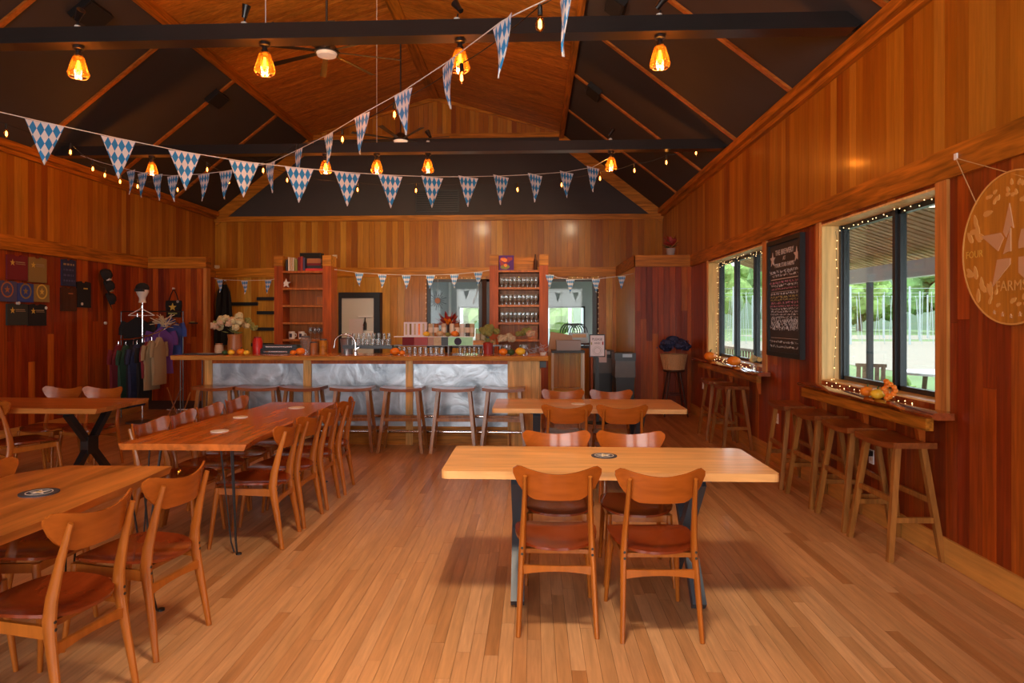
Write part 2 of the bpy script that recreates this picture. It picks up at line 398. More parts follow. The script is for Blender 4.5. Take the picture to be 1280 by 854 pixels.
def lettering(text, size, mat, parent, loc, rot, depth=0.002, name='lettering', align='CENTER', font_space=1.0, bold=0.0):
    cu = bpy.data.curves.new(name, 'FONT'); cu.body = text; cu.size = size; cu.extrude = depth/2; cu.align_x = align; cu.align_y = 'CENTER'
    cu.offset = bold; cu.resolution_u = 2
    t = bpy.data.objects.new(name, cu); C.objects.link(t)
    dg = bpy.context.evaluated_depsgraph_get(); me = bpy.data.meshes.new_from_object(t.evaluated_get(dg))
    bpy.data.objects.remove(t); me.materials.clear(); me.materials.append(M[mat])
    o = link(name, me, parent); o.location = loc; o.rotation_euler = rot
    return o
def star(r, r2=0.4, n=5, a0=PI/2):
    return [((r if k % 2 == 0 else r*r2)*math.cos(a0+PI*k/n), (r if k % 2 == 0 else r*r2)*math.sin(a0+PI*k/n)) for k in range(2*n)]

# ------------------------------------------------------------------ setting
XL, XR, YB, YF = -6.9, 2.72, 14.5, -3.0
EAVE, INZ, RIDGE = 3.78, 5.57, 6.36
XIL, XIR, XM = -4.75, 0.56, -2.1
ZB0, ZB1 = 2.52, 2.72          # the band trim that caps the lower wall

# floor
fl = struct('floor', MB().box(XL-.2, XR+.2, YF, YB+.2, -0.08, -0.021), 'wall_core')
bw = 0.068
boards = []
x = XL; col = 0
while x < XR:
    y = YF+random.uniform(-1.2, 0)
    while y < YB:
        ln = random.uniform(0.9, 2.4); y1 = min(y+ln, YB)
        if y1 > YF: boards.append((x, min(x+bw, XR), max(y, YF), y1))
        y += ln
    x += bw
def board_size(b):
    yc = (b[2]+b[3])/2; xc = (b[0]+b[1])/2
    if b[3] < 2.9: return -1
    px = 667+853*xc/max(yc, 2.9)
    vis = 1 if -30 < px < 1310 else 0
    return vis*(b[3]-max(b[2], 2.9))/max(yc, 2.9)**3
boards.sort(key=board_size, reverse=True)
for i, (a, b_, c, d) in enumerate(boards[:300]):
    dz = random.uniform(-0.0006, 0.0006)
    piece('board', 'floor_maple', fl, a+.0007, b_-.0007, c+.0007, d-.0007, -0.021, 0.0+dz)
mb = MB()
for a, b_, c, d in boards[300:]: mb.box(a+.0007, b_-.0007, c+.0007, d-.0007, -0.021, random.uniform(-.0006, .0006))
o = mb.build('board_field', 'floor_maple', fl, fix=False); o['kind'] = 'stuff'

def cut(z0, z1, holes):       # vertical spans left after the openings
    out = [(z0, z1)]
    for h0, h1 in holes:
        nx = []
        for a, b_ in out:
            if h0 > a: nx.append((a, min(b_, h0)))
            if h1 < b_: nx.append((max(a, h1), b_))
        out = [(a, b_) for a, b_ in nx if b_-a > 0.01]
    return out
def wall_core(mb, axis, u0, u1, z0, z1, t0, t1, openings):   # backing around openings (u0,u1,z0,z1)
    us = sorted({u0, u1, *[o[0] for o in openings], *[o[1] for o in openings]})
    for a, b_ in zip(us[:-1], us[1:]):
        for c, d in cut(z0, z1, [(o[2], o[3]) for o in openings if o[0] <= a+1e-6 and o[1] >= b_-1e-6]):
            if axis == 'Y': mb.box(t0, t1, a, b_, c, d)
            else: mb.box(a, b_, t0, t1, c, d)
def planks(parent, axis, u0, u1, zlo, zhi, t0, t1, mat, openings=(), w=0.125, joints=0.0, stuff=False, shift=0.0):
    """vertical boards; zhi may be a function of u"""
    mb = MB(); u = u0; cnt = 0
    while u < u1-0.004:
        ww = w*random.choice((1, 1, 1, 1.0, 0.98)); ue = min(u+ww, u1)
        zt = zhi(u, ue) if callable(zhi) else zhi
        um = (u+ue)/2
        for c, d in cut(zlo, zt, [(o[2], o[3]) for o in openings if o[0]-0.03 < um < o[1]+0.03]):
            segs = [(c, d)]
            if random.random() < joints and d-c > 1.0:
                j = c+random.uniform(0.3, 0.7)*(d-c); segs = [(c, j-.001), (j+.001, d)]
            for c2, d2 in segs:
                e = random.uniform(-0.0015, 0.0015); g = 0.0014
                if axis == 'Y':
                    lo, hi = (t0+(e if t0 < 0 and False else 0), t1)
                    args = (min(t0, t1), max(t0, t1)+0, u+g, ue-g, c2, d2)
                    args = (args[0]-(abs(e) if t1 > t0 and t0 > 0 else 0), args[1]+(abs(e) if t0 < 0 else 0), *args[2:])
                else: args = (u+g, ue-g, min(t0, t1)-abs(e), max(t0, t1), c2, d2)
                if stuff: mb.box(*args)
                else: piece('plank', mat, parent, *args)
                cnt += 1
        u = ue
    if stuff:
        o = mb.build('plank_field', mat, parent, fix=False); o['kind'] = 'stuff'
    return cnt

# right wall ----------------------------------------------------------------
W1 = (4.72, 6.58, 1.03, 2.50); W2 = (8.2, 10.75, 1.03, 2.50)
mb = MB(); wall_core(mb, 'Y', YF, YB+.2, 0, EAVE+0.15, XR+0.014, XR+0.20, [W1, W2])
wr = struct('wall_right', mb, 'wall_core')
planks(wr, 'Y', 2.9, YB, ZB1, EAVE+.05, XR, XR+0.014, 'wall_fir')
planks(wr, 'Y', 2.9, 11.9, 0.16, ZB0, XR, XR+0.014, 'wall_redwood', [W1, W2], joints=0.5)
mb = MB()
mb.box(XR, XR+.014, YF, 2.9, ZB1, EAVE+.05); mb.box(XR, XR+.014, YF, 2.9, .16, ZB0); mb.build('plank_field', 'wall_redwood', wr)['kind'] = 'stuff'
struct('trim_1', MB().box(XR-.03, XR+.01, YF, 11.9, ZB0, ZB1), 'trim_y')
struct('baseboard_right', MB().box(XR-.02, XR+.013, YF, 11.9, 0.001, 0.165), 'base_fir')
# eave trim with a stepped profile
struct('trim_2', MB().box(XR-.06, XR+.013, YF, YB-.06, EAVE, EAVE+.10).box(XR-.12, XR-.06, YF, YB-.06, EAVE+.055, EAVE+.15), 'trim_y')
# left wall ------------------------------------------------------------------
mb = MB().box(XL-.2, XL-.014, YF, YB+.2, 0, EAVE+.15)
wl = struct('wall_left', mb, 'wall_core')
planks(wl, 'Y', 7.9, YB, ZB1, EAVE+.05, XL-0.014, XL, 'wall_fir')
planks(wl, 'Y', 7.9, YB, 0.16, ZB0, XL-0.014, XL, 'wall_redwood', joints=0.4)
mb = MB().box(XL-.014, XL, YF, 7.9, ZB1, EAVE+.05).box(XL-.014, XL, YF, 7.9, .16, ZB0); mb.build('plank_field', 'wall_redwood', wl)['kind'] = 'stuff'
struct('trim_3', MB().box(XL, XL+.03, YF, YB-.03, ZB0, ZB1), 'trim_y')
struct('baseboard_left', MB().box(XL-.01, XL+.02, YF, 11.9, 0.001, 0.165), 'base_fir')
struct('trim_4', MB().box(XL-.01, XL+.06, YF, YB-.06, EAVE, EAVE+.10).box(XL+.06, XL+.12, YF, YB-.06, EAVE+.055, EAVE+.15), 'trim_y')
# front wall, behind the photographer, with three tall windows ----------------
FO = [(-6.25, -4.35, .75, 3.05), (-3.6, -.6, .75, 3.05), (.35, 2.25, .75, 3.05)]
mb = MB(); wall_core(mb, 'X', XL, XR, 0, INZ, YF-.2, YF, FO)
wf = struct('wall_front', mb, 'wall_fir')
mb = MB()
for o_ in FO:
    for xx in (o_[0], (o_[0]+o_[1])/2-.025, o_[1]-.05): mb.box(xx, xx+.05, YF-.12, YF-.06, .75, 3.05)
    mb.box(o_[0], o_[1], YF-.12, YF-.06, .75, .80); mb.box(o_[0], o_[1], YF-.12, YF-.06, 3.0, 3.05)
mb.build('window_frame', 'frame_black', wf)
# back wall ------------------------------------------------------------------
B1 = (-2.27, -1.10, 1.0, 2.47); B2 = (-1.0, 1.33, 1.0, 2.47); BD = (-4.12, -3.30, 0.0, 2.19)
mb = MB(); wall_core(mb, 'X', XL-.2, XR+.2, 0, INZ, YB+.014, YB+.2, [B1, B2, BD])
wb = struct('wall_back', mb, 'wall_core')
planks(wb, 'X', XL, XR, ZB1, EAVE-.02, YB, YB+.014, 'wall_fir')
planks(wb, 'X', XL, 1.75, 0.0, ZB0, YB, YB+.014, 'alcove_fir', [B1, B2, BD], w=0.16)
# charcoal panel over the planks, up to the gable
mb = MB().quadbox([(XL, YB-.01, EAVE+.03), (XR, YB-.01, EAVE+.03), (XR, YB+.014, EAVE+.03), (XL, YB+.014, EAVE+.03),
                   (XIL, YB-.01, INZ), (XIR, YB-.01, INZ), (XIR, YB+.014, INZ), (XIL, YB+.014, INZ)])
mb.build('dark_panel', 'dark_panel', wb)
# wooden gable above
def gz(u, ue): 
    m_ = (u+ue)/2
    return RIDGE-(abs(m_-XM)/(XIR-XM))*(RIDGE-INZ)
planks(wb, 'X', XIL, XIR, INZ-.02, gz, YB-.012, YB+.004, 'wall_fir', w=0.10)
mb = MB(); wall_core(mb, 'X', XIL, XIR, INZ, RIDGE+.1, YB+.014, YB+.2, []); mb.build('gable_core', 'wall_core', wb)
struct('trim_5', MB().box(XL, XR, YB-.05, YB+.0, EAVE-.06, EAVE+.05), 'trim_x')
struct('trim_6', MB().box(XL, XR, YB-.03, YB+.0, ZB0, ZB1), 'trim_x')
# rake boards along the roof slope on the back wall, and the gable's light edge
def rake(xa, za, xb, zb, w, name, t=0.035):
    mb = MB(); mb.quadbox([(xa, YB-t, za-w), (xb, YB-t, zb-w), (xb, YB-.012, zb-w), (xa, YB-.012, za-w), (xa, YB-t, za), (xb, YB-t, zb), (xb, YB-.012, zb), (xa, YB-.012, za)])
    return struct(name, mb, 'trim_x')
rake(XR-.02, EAVE+.14, XIR-.02, INZ+.02, .30, 'trim_7'); rake(XL+.02, EAVE+.14, XIL+.02, INZ+.02, .30, 'trim_8')
rake(XIR, INZ+.10, XM, RIDGE+.02, .11, 'trim_9', .05); rake(XIL, INZ+.10, XM, RIDGE+.02, .11, 'trim_10', .05)
struct('trim_11', MB().box(XIL, XIR, YB-.04, YB-.012, INZ-.10, INZ+.0), 'trim_x')

# corner boxes (vestibules) either side of the bar alcove ---------------------
def corner_box(side):
    x0, x1 = (1.75, XR) if side > 0 else (XL+.001, -5.82)
    yb = YB if side > 0 else 12.05       # the left one is only a thin partition
    mb = MB().box(x0+(.014 if side > 0 else 0), x1-(0 if side > 0 else .014), 11.9+.014, yb, 0, ZB1-.03)
    o = struct('wall_corner_right' if side > 0 else 'wall_corner_left', mb, 'wall_core')
    planks(o, 'X', x0, x1, 0.0 if side > 0 else 0.16, ZB0, 11.9, 11.914, 'wall_redwood', joints=0.6, w=0.10)
    if side > 0: MB().box(x0, x0+.014, 11.914, YB, 0, ZB0).build('side_panel', 'alcove_fir', o)
    else: MB().box(x1-.014, x1, 11.914, yb, 0, ZB0).build('side_panel', 'trim_z', o); MB().box(x1-.05, x1+.01, 11.885, 11.9, 0, ZB0).build('corner_post', 'trim_z', o)
    MB().box(x0-.015, x1+.015*0, 11.87, 11.9, ZB0, ZB1).build('band', 'trim_x', o)
    MB().box(x0-.015, x0, 11.87, YB, ZB0, ZB1).build('side_band', 'trim_y', o) if side > 0 else MB().box(x1, x1+.015, 11.87, yb, ZB0, ZB1).build('side_band', 'trim_y', o)
    MB().box(x0, x1, 11.9, yb, ZB1-.03, ZB1).build('lid', 'trim_x', o)
    return o
corner_box(1); corner_box(-1)
struct('trim_12', MB().box(1.66, 1.72, YB-.02, YB+.0, 0, ZB0), 'trim_z')

# ceiling ---------------------------------------------------------------------
def slope(xa, za, xb, zb, y0, y1, t=0.05):
    mb = MB(); mb.quadbox([(xa, y0, za), (xb, y0, zb), (xb, y1, zb), (xa, y1, za), (xa, y0, za+t), (xb, y0, zb+t), (xb, y1, zb+t), (xa, y1, za+t)]); return mb
EZ = EAVE+.10
ce = struct('ceiling', slope(XL-.1, EZ-.075, XIL, INZ, YF-.2, YB+.2), 'dark_panel')
slope(XIR, INZ, XR+.1, EZ-.075, YF-.2, YB+.2).build('slope_panel', 'dark_panel', ce)
for side in (-1, 1):
    xa, xb = (XIR, XM) if side > 0 else (XIL, XM)
    slope(xa, INZ+.02, xb, RIDGE+.02, YF-.2, YB+.2).build('vault_core', 'wall_core', ce)
    y = 7.4
    while y < YB:
        y1 = min(y+.094, YB)
        me = slope(xa, INZ, xb, RIDGE, y+.0015, y1-.0015, .018).mesh('plank', 'ceiling_fir'); fixn(me); link('plank', me, ce); y = y1
    o = slope(xa, INZ, xb, RIDGE, YF, 7.4, .018).build('plank_field', 'ceiling_fir', ce); o['kind'] = 'stuff'
for yb in (1.4, 3.3, 5.2, 7.1, 9.0, 10.85, 12.7):
    slope(XL, EZ-.03, XIL, INZ-.03, yb-.035, yb+.035, .035).build('batten', 'batten', ce)
    slope(XIR, INZ-.03, XR, EZ-.03, yb-.035, yb+.035, .035).build('batten', 'batten', ce)
MB().box(XIR-.02, XIR+.07, YF, YB-.03, INZ-.13, INZ+.03).build('edge_board', 'trim_y', ce)
MB().box(XIL-.07, XIL+.02, YF, YB-.03, INZ-.13, INZ+.03).build('edge_board', 'trim_y', ce)
MB().box(XM-.10, XM+.10, YF, YB-.03, RIDGE-.05, RIDGE+.0).build('ridge_board', 'trim_y', ce)
MB().box(XL, XR, YF-.2, YF, INZ-.1, RIDGE+.1).build('front_gable', 'wall_fir', ce)

# steel tie beams ---------------------------------------------------------------
BZ0, BZ1 = 3.93, 4.06
def beam(yc, label):
    t = thing('tie_beam', label, 'beam', (0, yc, BZ0), 0)
    x0, x1 = XL+.12, XR-.06
    mb = MB().prism([(x0, 0), (x0+.0, .10), (x0+.05, .13), (x1-.13, .13), (x1, .055), (x1-.10, 0)], -.07, .07, 'XZ')
    mb.build('beam_body', 'beam_steel', t)
    MB().box(x0, x1-.10, -.085, .085, -.006, .008).build('bottom_flange', 'beam_steel', t)
    return t
beam(5.62, 'long black steel tie beam crossing the ceiling nearest the top of the picture')
beam(9.45, 'black steel tie beam crossing in front of the far gable, the farther of two')
# ------------------------------------------------------------------ side windows
def side_window(name, o, muls, casing=True):
    y0, y1, z0, z1 = o
    w = bpy.data.objects.new(name, None); C.objects.link(w); w['kind'] = 'structure'; w.location = (XR, (y0+y1)/2, z0)
    w.location = (0, 0, 0)
    # light wood reveal boards, 18 cm deep
    MB().box(XR-.005, XR+.19, y1-.018, y1-.0005, z0, z1).build('jamb', 'jamb_light', w)
    MB().box(XR-.005, XR+.19, y0+.0005, y0+.018, z0, z1).build('jamb', 'jamb_light', w)
    MB().box(XR-.005, XR+.19, y0+.018, y1-.018, z1-.018, z1-.0005).build('head_jamb', 'jamb_light', w)
    MB().box(XR+.0, XR+.19, y0+.018, y1-.018, z0+.0005, z0+.012).build('stool_board', 'jamb_light', w)
    for a, b_ in ((y0-.13, y0), (y1, y1+.085)): MB().box(XR-.022, XR+.003, a, b_, z0-.03, ZB0).build('casing', 'trim_z', w)
    xf = XR+.17
    for a, b_ in muls:
        MB().box(xf, xf+.05, a, b_, z0, z1).box(xf-.02, xf, (a+b_)/2-.02, (a+b_)/2+.02, z0, z1).build('mullion', 'frame_black', w)
    MB().box(xf, xf+.05, y0, y1, z0, z0+.05).build('bottom_rail', 'frame_black', w)
    MB().box(xf, xf+.05, y0, y1, z1-.06, z1).build('top_rail', 'frame_black', w)
    for (a, b_), (c, d) in zip(muls[:-1], muls[1:]):
        MB().box(xf+.022, xf+.028, b_, c, z0+.05, z1-.06).build('pane', 'window_glass', w)
    return w
side_window('window_1', W1, [(4.72, 4.80), (5.52, 5.64), (6.50, 6.58)])
side_window('window_2', W2, [(8.2, 8.28), (9.0, 9.09), (9.86, 9.95), (10.66, 10.75)])
# ------------------------------------------------------------------ back windows
def back_window(name, o, muls, blindz=None):
    x0, x1, z0, z1 = o
    w = bpy.data.objects.new(name, None); C.objects.link(w); w['kind'] = 'structure'
    yf = YB-.005
    for a, b_ in muls: MB().box(a, b_, yf, yf+.06, z0, z1).build('mullion', 'frame_black', w)
    MB().box(x0, x1, yf, yf+.06, z1-.06, z1).build('top_rail', 'frame_black', w)
    MB().box(x0, x1, yf, yf+.06, z0, z0+.06).build('bottom_rail', 'frame_black', w)
    for (a, b_), (c, d) in zip(muls[:-1], muls[1:]): MB().box(b_, c, yf+.03, yf+.034, z0+.06, z1-.06).build('pane', 'window_glass', w)
    return w
back_window('window_3', B1, [(-2.27, -2.20), (-1.17, -1.10)])
back_window('window_4', B2, [(-1.0, -.93), (.22, .28), (1.24, 1.33)])
# door beside the left shelves: black frame, frosted grey leaf with things taped to it
d1 = bpy.data.objects.new('door_1', None); C.objects.link(d1); d1['kind'] = 'structure'
MB().box(-4.18, -4.12, YB-.03, YB+.05, 0, 2.19).build('door_frame', 'frame_black', d1)
MB().box(-3.42, -3.29, YB-.03, YB+.05, 0, 2.19).build('door_frame', 'frame_black', d1)
MB().box(-4.12, -3.42, YB-.03, YB+.05, 2.07, 2.19).build('door_frame', 'frame_black', d1)
MB().box(-4.12, -3.42, YB+.0, YB+.04, 0.0, 2.07).build('door_leaf', 'pale_shade', d1)
MB().box(-3.96, -3.66, YB-.012, YB-.002, 1.28, 1.62).build('poster', 'paper', d1)
MB().box(-3.86, -3.62, YB-.004, YB-.0, 1.48, 1.50).build('poster_bar', 'red', d1)
MB().box(-3.75, -3.44, YB-.05, YB-.001, 1.66, 1.685).build('ledge', 'white_paint', d1)
MB().box(-3.64, -3.44, YB-.03, YB-.001, 1.25, 1.36).build('note', 'white_paint', d1)
tag(MB().lathe([(.035, 0), (.035, .14), (.012, .2), (.012, .27), (.0001, .27)], (-3.60, YB-.055, 1.38), 10).build('hanging_bottle', 'black_plastic', None, True), 'small dark bottle hanging on the pale grey door behind the bar', 'bottle')

# ------------------------------------------------------------------ window counters (live edge) on the right wall
def counter(name, y0, y1, label, xf=2.55):
    t = thing(name, label, 'counter', (XR, (y0+y1)/2, 1.0))
    t.location = (0, 0, 0)
    rows_t, rows_b = [], []
    n = 26
    for i in range(n+1):
        y = y0+(y1-y0)*i/n; e = .022*math.sin(y*5.1)+.015*math.sin(y*11.3+1)
        xs = [xf+e, xf+.03+e, XR-.024]
        rows_t.append([(x_, y, .985 if k == 0 else 1.0) for k, x_ in enumerate(xs)])
        rows_b.append([(xs[0]+.02, y, .958), (xs[1]+.01, y, .953), (xs[2], y, .953)])
    MB().sheet(rows_t, rows_b).build('counter_top', 'counter_gloss', t, True)
    MB().box(XR-.15, XR-.10, y0+.1, y1-.1, .87, .951).build('apron_board', 'trim_y', t)
    for yy in (y0+.35, (y0+y1)/2, y1-.35):
        MB().quadbox([(XR-.024, yy-.02, .72), (XR-.024, yy+.02, .72), (XR-.05, yy+.02, .72), (XR-.05, yy-.02, .72), (XR-.024, yy-.02, .951), (XR-.024, yy+.02, .951), (XR-.10, yy+.02, .951), (XR-.10, yy-.02, .951)]).build('bracket', 'shelf_red', t)
    return t
counter('window_counter', 4.50, 6.78, 'glossy red live-edge counter under the nearer right-hand window')
counter('window_counter', 7.9, 10.9, 'glossy red live-edge counter under the farther right-hand window', 2.52)

# outlets
def outlet(y, z, label, plug=False):
    t = thing('wall_outlet', label, 'outlet', (XR, y, z)); t.location = (0, 0, 0)
    MB().box(XR-.008, XR-.0005, y-.035, y+.035, z-.057, z+.057).build('cover_plate', 'white_paint', t)
    for dz in (.02, -.02): MB().box(XR-.011, XR-.008, y-.014, y+.014, z+dz-.012, z+dz+.012).build('socket', 'cream', t)
    if plug: MB().box(XR-.06, XR-.011, y-.04, y+.03, z+.01, z+.05).build('plug', 'black_plastic', t)
outlet(5.62, .50, 'white wall outlet with a black plug low on the wall behind the right-hand stools', True)
outlet(7.75, .50, 'white wall outlet on the red planks between the two right-hand windows')
outlet(11.1, .55, 'white wall outlet on the red planks by the far corner of the right wall')

# ------------------------------------------------------------------ chalkboard and wooden sign on the right wall
cb = thing('chalkboard', 'tall black framed chalkboard menu hung between the two right-hand windows', 'chalkboard', (XR, 7.45, 1.2)); cb.location = (0, 0, 0)
xw = XR-.022
MB().box(xw-.012, xw+.018, 7.0, 7.90, 1.25, 2.44).build('slate', 'chalkboard', cb)
for a in ((6.96, 7.01, 1.20, 2.48), (7.89, 7.94, 1.20, 2.48), (7.01, 7.89, 1.20, 1.25), (7.01, 7.89, 2.43, 2.48)):
    MB().box(xw-.035, xw+.018, *a).build('frame', 'black_plastic', cb)
RW = (PI/2, 0, -PI/2)      # text facing -X on the right wall
xt = xw-.0135
for txt, s, z in (('THE BREWERY', .082, 2.335), ('AT', .06, 2.265), ('FOUR STAR FARMS', .066, 2.195)):
    lettering(txt, s, 'chalk', cb, (xt, 7.45, z), RW)
for yy in (7.80, 7.10):
    MB().prism([(a+yy, b_+2.27) for a, b_ in star(.085)], xt-.002, xt+.001, 'YZ').build('star_drawing', 'chalk', cb)
def scribble(z, y0, y1, mat, h=.02, seed=0, name='chalk_line'):
    rr = random.Random(seed); mb = MB(); y = y0
    while y < y1:
        wl_ = rr.uniform(.03, .11); n = max(2, int(wl_/.012)); yy = y
        for k in range(n):
            mb.bar((xt, yy, z+rr.uniform(-h, h)*.5), (xt, yy+.010, z+rr.uniform(-h, h)*.5), .002, .004, (1, 0, 0)); yy += .012
        y = yy+.02
    o = mb.build(name, mat, cb, fix=False); o['kind'] = 'stuff'; return o
for a, b_ in ((2.042, 2.050), (1.400, 1.404), (1.905, 1.909)): MB().box(xt-.001, xt+.001, 7.05, 7.85, a, b_).build('ruled_line', 'chalk', cb)
for k, (z, mt, h) in enumerate(((2.125, 'chalk', .045), (2.085, 'chalk', .03), (2.01, 'chalk_pink', .03), (1.975, 'chalk', .03), (1.94, 'chalk_pink', .02), (1.885, 'chalk', .025), (1.85, 'chalk_yellow', .03), (1.82, 'chalk_yellow', .02),
      (1.785, 'chalk_pink', .03), (1.75, 'chalk_pink', .02), (1.72, 'chalk', .025), (1.69, 'chalk', .025), (1.66, 'chalk', .02), (1.63, 'chalk', .025), (1.60, 'chalk', .05), (1.57, 'chalk', .06), (1.54, 'chalk', .06), (1.51, 'chalk', .05), (1.36, 'chalk', .03), (1.31, 'chalk', .03))):
    scribble(z, 7.05, 7.84, mt, h, k)

sg = thing('wooden_sign', 'large round wooden sign with a carved star on the right wall', 'sign', (0, 0, 0))
sy, sz, sr = 3.95, 2.005, .435
MB().prism([(sy+sr*math.cos(2*PI*k/64), sz+sr*math.sin(2*PI*k/64)) for k in range(64)], XR-.0445, XR-.014, 'YZ').build('disc', 'sign_wood', sg)
xs = XR-.0455
MB().lathe([(sr-.001, 0), (sr-.001, -.005), (sr-.010, -.005), (sr-.010, 0)], (XR-.045, sy, sz), 64, axis='X').build('rim', 'sign_carve', sg, True)
# a five-pointed star with a 4 left standing in the middle (drawn as separate shards)
def shard(pts): return MB().prism([(sy-a*1.12, sz+.012+b_*1.12) for a, b_ in pts], xs-.004, xs+.001, 'YZ')
S5 = star(.235, .40)
# star vertices: 0 top,1,2 left point... split around the numeral
shard([(-.055, .075), (-.010, .215), (.020, .085), (.0, .10), (-.035, .045)]).build('star_point', 'sign_pale', sg)
shard([(-.225, .073), (-.075, .073), (-.052, .045), (-.095, -.018)]).build('star_point', 'sign_pale', sg)
shard([(-.138, -.20), (-.10, -.062), (-.005, -.062), (-.005, -.092)]).build('star_point', 'sign_pale', sg)
shard([(.225, .073), (.075, .073), (.055, .01), (.055, -.02), (.095, -.018)]).build('star_point', 'sign_pale', sg)
shard([(.138, -.20), (.055, -.14), (.055, -.062), (.105, -.062)]).build('star_point', 'sign_pale', sg)
MB().prism([(sy-a, sz+b_) for a, b_ in ((-.06, -.03), (.0, .11), (.0, -.02), (-.03, -.02))], xs-.005, xs+.001, 'YZ').build('numeral_shard', 'sign_pale', sg)
for txt, s, y_, z_ in (('FOUR', .062, sy+.318, sz-.01), ('STAR', .062, sy-.318, sz-.01)):
    lettering(txt, s, 'sign_gold', sg, (xs-.003, y_, z_), RW)
lettering('FARMS', .085, 'sign_carve', sg, (xs-.003, sy, sz-.215), RW)
for k, ch in enumerate('2 0 1 8'.split()[:0]): pass
mb = MB(); rr = random.Random(3)
def leafshape(mb, cy_, cz_, ang, ln, wd_):
    pts = []
    for k in range(8):
        t = 2*PI*k/8; a, b_ = math.cos(t)*ln/2, math.sin(t)*wd_/2*(1-.35*math.cos(t))
        pts.append((cy_+a*math.cos(ang)-b_*math.sin(ang), cz_+a*math.sin(ang)+b_*math.cos(ang)))
    mb.prism(pts, xs-.003-rr.uniform(0, .002), xs+.0005, 'YZ')
for k in range(74):
    th = rr.uniform(0, 2*PI)
    if abs(math.sin(th)) < .22 : continue
    r_ = rr.uniform(.27, .385)
    if -.9 > math.sin(th): r_ = rr.uniform(.28, .34)
    big = abs(math.cos(th)) > .55
    leafshape(mb, sy+r_*math.cos(th), sz+r_*math.sin(th), rr.uniform(0, PI), .085 if big else .036, .034 if big else .022)
mb.build('carved_leaves', 'sign_carve', sg)['kind'] = 'stuff'
for k in range(5): MB().prism([(sy-.14+.07*k+a, sz-.385+abs(k-2)*.012+b_) for a, b_ in star(.014)], xs-.004, xs+.001, 'YZ').build('small_star', 'sign_pale', sg)
# cord up to a hook in the band
MB().sweep([(XR-.045, 4.25, 2.30), (XR-.036, 4.47, 2.63)], .003, 5).sweep([(XR-.045, 3.65, 2.30), (XR-.036, 4.47, 2.63)], .003, 5).build('hanging_cord', 'twine', sg)
MB().box(XR-.04, XR-.031, 4.455, 4.485, 2.62, 2.66).build('hook', 'white_paint', sg)

# ------------------------------------------------------------------ outdoors (right side)
gd = struct('ground_lawn', MB().box(XR+.2, 70, -20, 160, -.35, -.25), 'grass')
struct('ground_soil', MB().box(13, 70, 15, 60, -.25, -.235), 'soil')
struct('ground_track', MB().box(24, 70, 66, 84, -.25, -.235), 'soil')
struct('porch_floor', MB().box(XR+.2, 5.7, -2, 16, -.25, -.03), 'deck')
# porch roof sloping down away from the building, with boards on its underside
pr = struct('porch_roof', MB().quadbox([(XR+.2, -2, 3.55), (6.1, -2, 2.47), (6.1, 16, 2.47), (XR+.2, 16, 3.55), (XR+.2, -2, 3.63), (6.1, -2, 2.55), (6.1, 16, 2.55), (XR+.2, 16, 3.63)]), 'wall_core')
y = 5.0; 
while y < 15.9:
    me = MB().quadbox([(XR+.21, y, 3.50), (6.05, y, 2.44), (6.05, y+.11, 2.44), (XR+.21, y+.11, 3.50), (XR+.21, y, 3.545), (6.05, y, 2.485), (6.05, y+.11, 2.485), (XR+.21, y+.11, 3.545)]).mesh('roof_board', 'porch_slat')
    fixn(me); link('roof_board', me, pr); y += .17
pb = thing('porch_beam', 'white porch beam running along the outer edge of the slatted roof outside', 'beam'); 
MB().box(5.45, 5.60, -2, 16, 2.22, 2.46).build('beam_board', 'white_paint', pb)
for i, yy in enumerate((3.2, 11.5)):
    p = MB().box(5.49, 5.57, yy-.04, yy+.04, -.03, 2.22).build('porch_post', 'black_plastic')
    tag(p, ('dark porch post outside, the nearer of the two, right of the window view', 'dark porch post outside, seen through the nearer window')[i], 'post')
pl = thing('porch_light', 'lit white oblong lamp under the slatted porch roof outside', 'lamp', (4.4, 7.6, 2.90))
MB().box(-.06, .06, -.18, .18, -.05, .0).build('diffuser', 'porch_lamp', pl); MB().box(-.08, .08, -.20, .20, .0, .04).build('housing', 'white_paint', pl)
# outdoor fan under the porch roof
of = thing('porch_fan', 'dark outdoor fan under the porch roof in the top of the near window', 'fan', (4.3, 7.0, 2.98))
MB().lathe([(.02, .0), (.09, .02), (.10, .10), (.03, .14), (.03, .26), (.0001, .26)], (0, 0, 0), 12).build('motor', 'black_plastic', of, True)
for k in range(4):
    a = k*PI/2+.4; MB().bar((.08*math.cos(a), .08*math.sin(a), .05), (.5*math.cos(a), .5*math.sin(a), .05), .10, .01).build('blade', 'black_plastic', of)
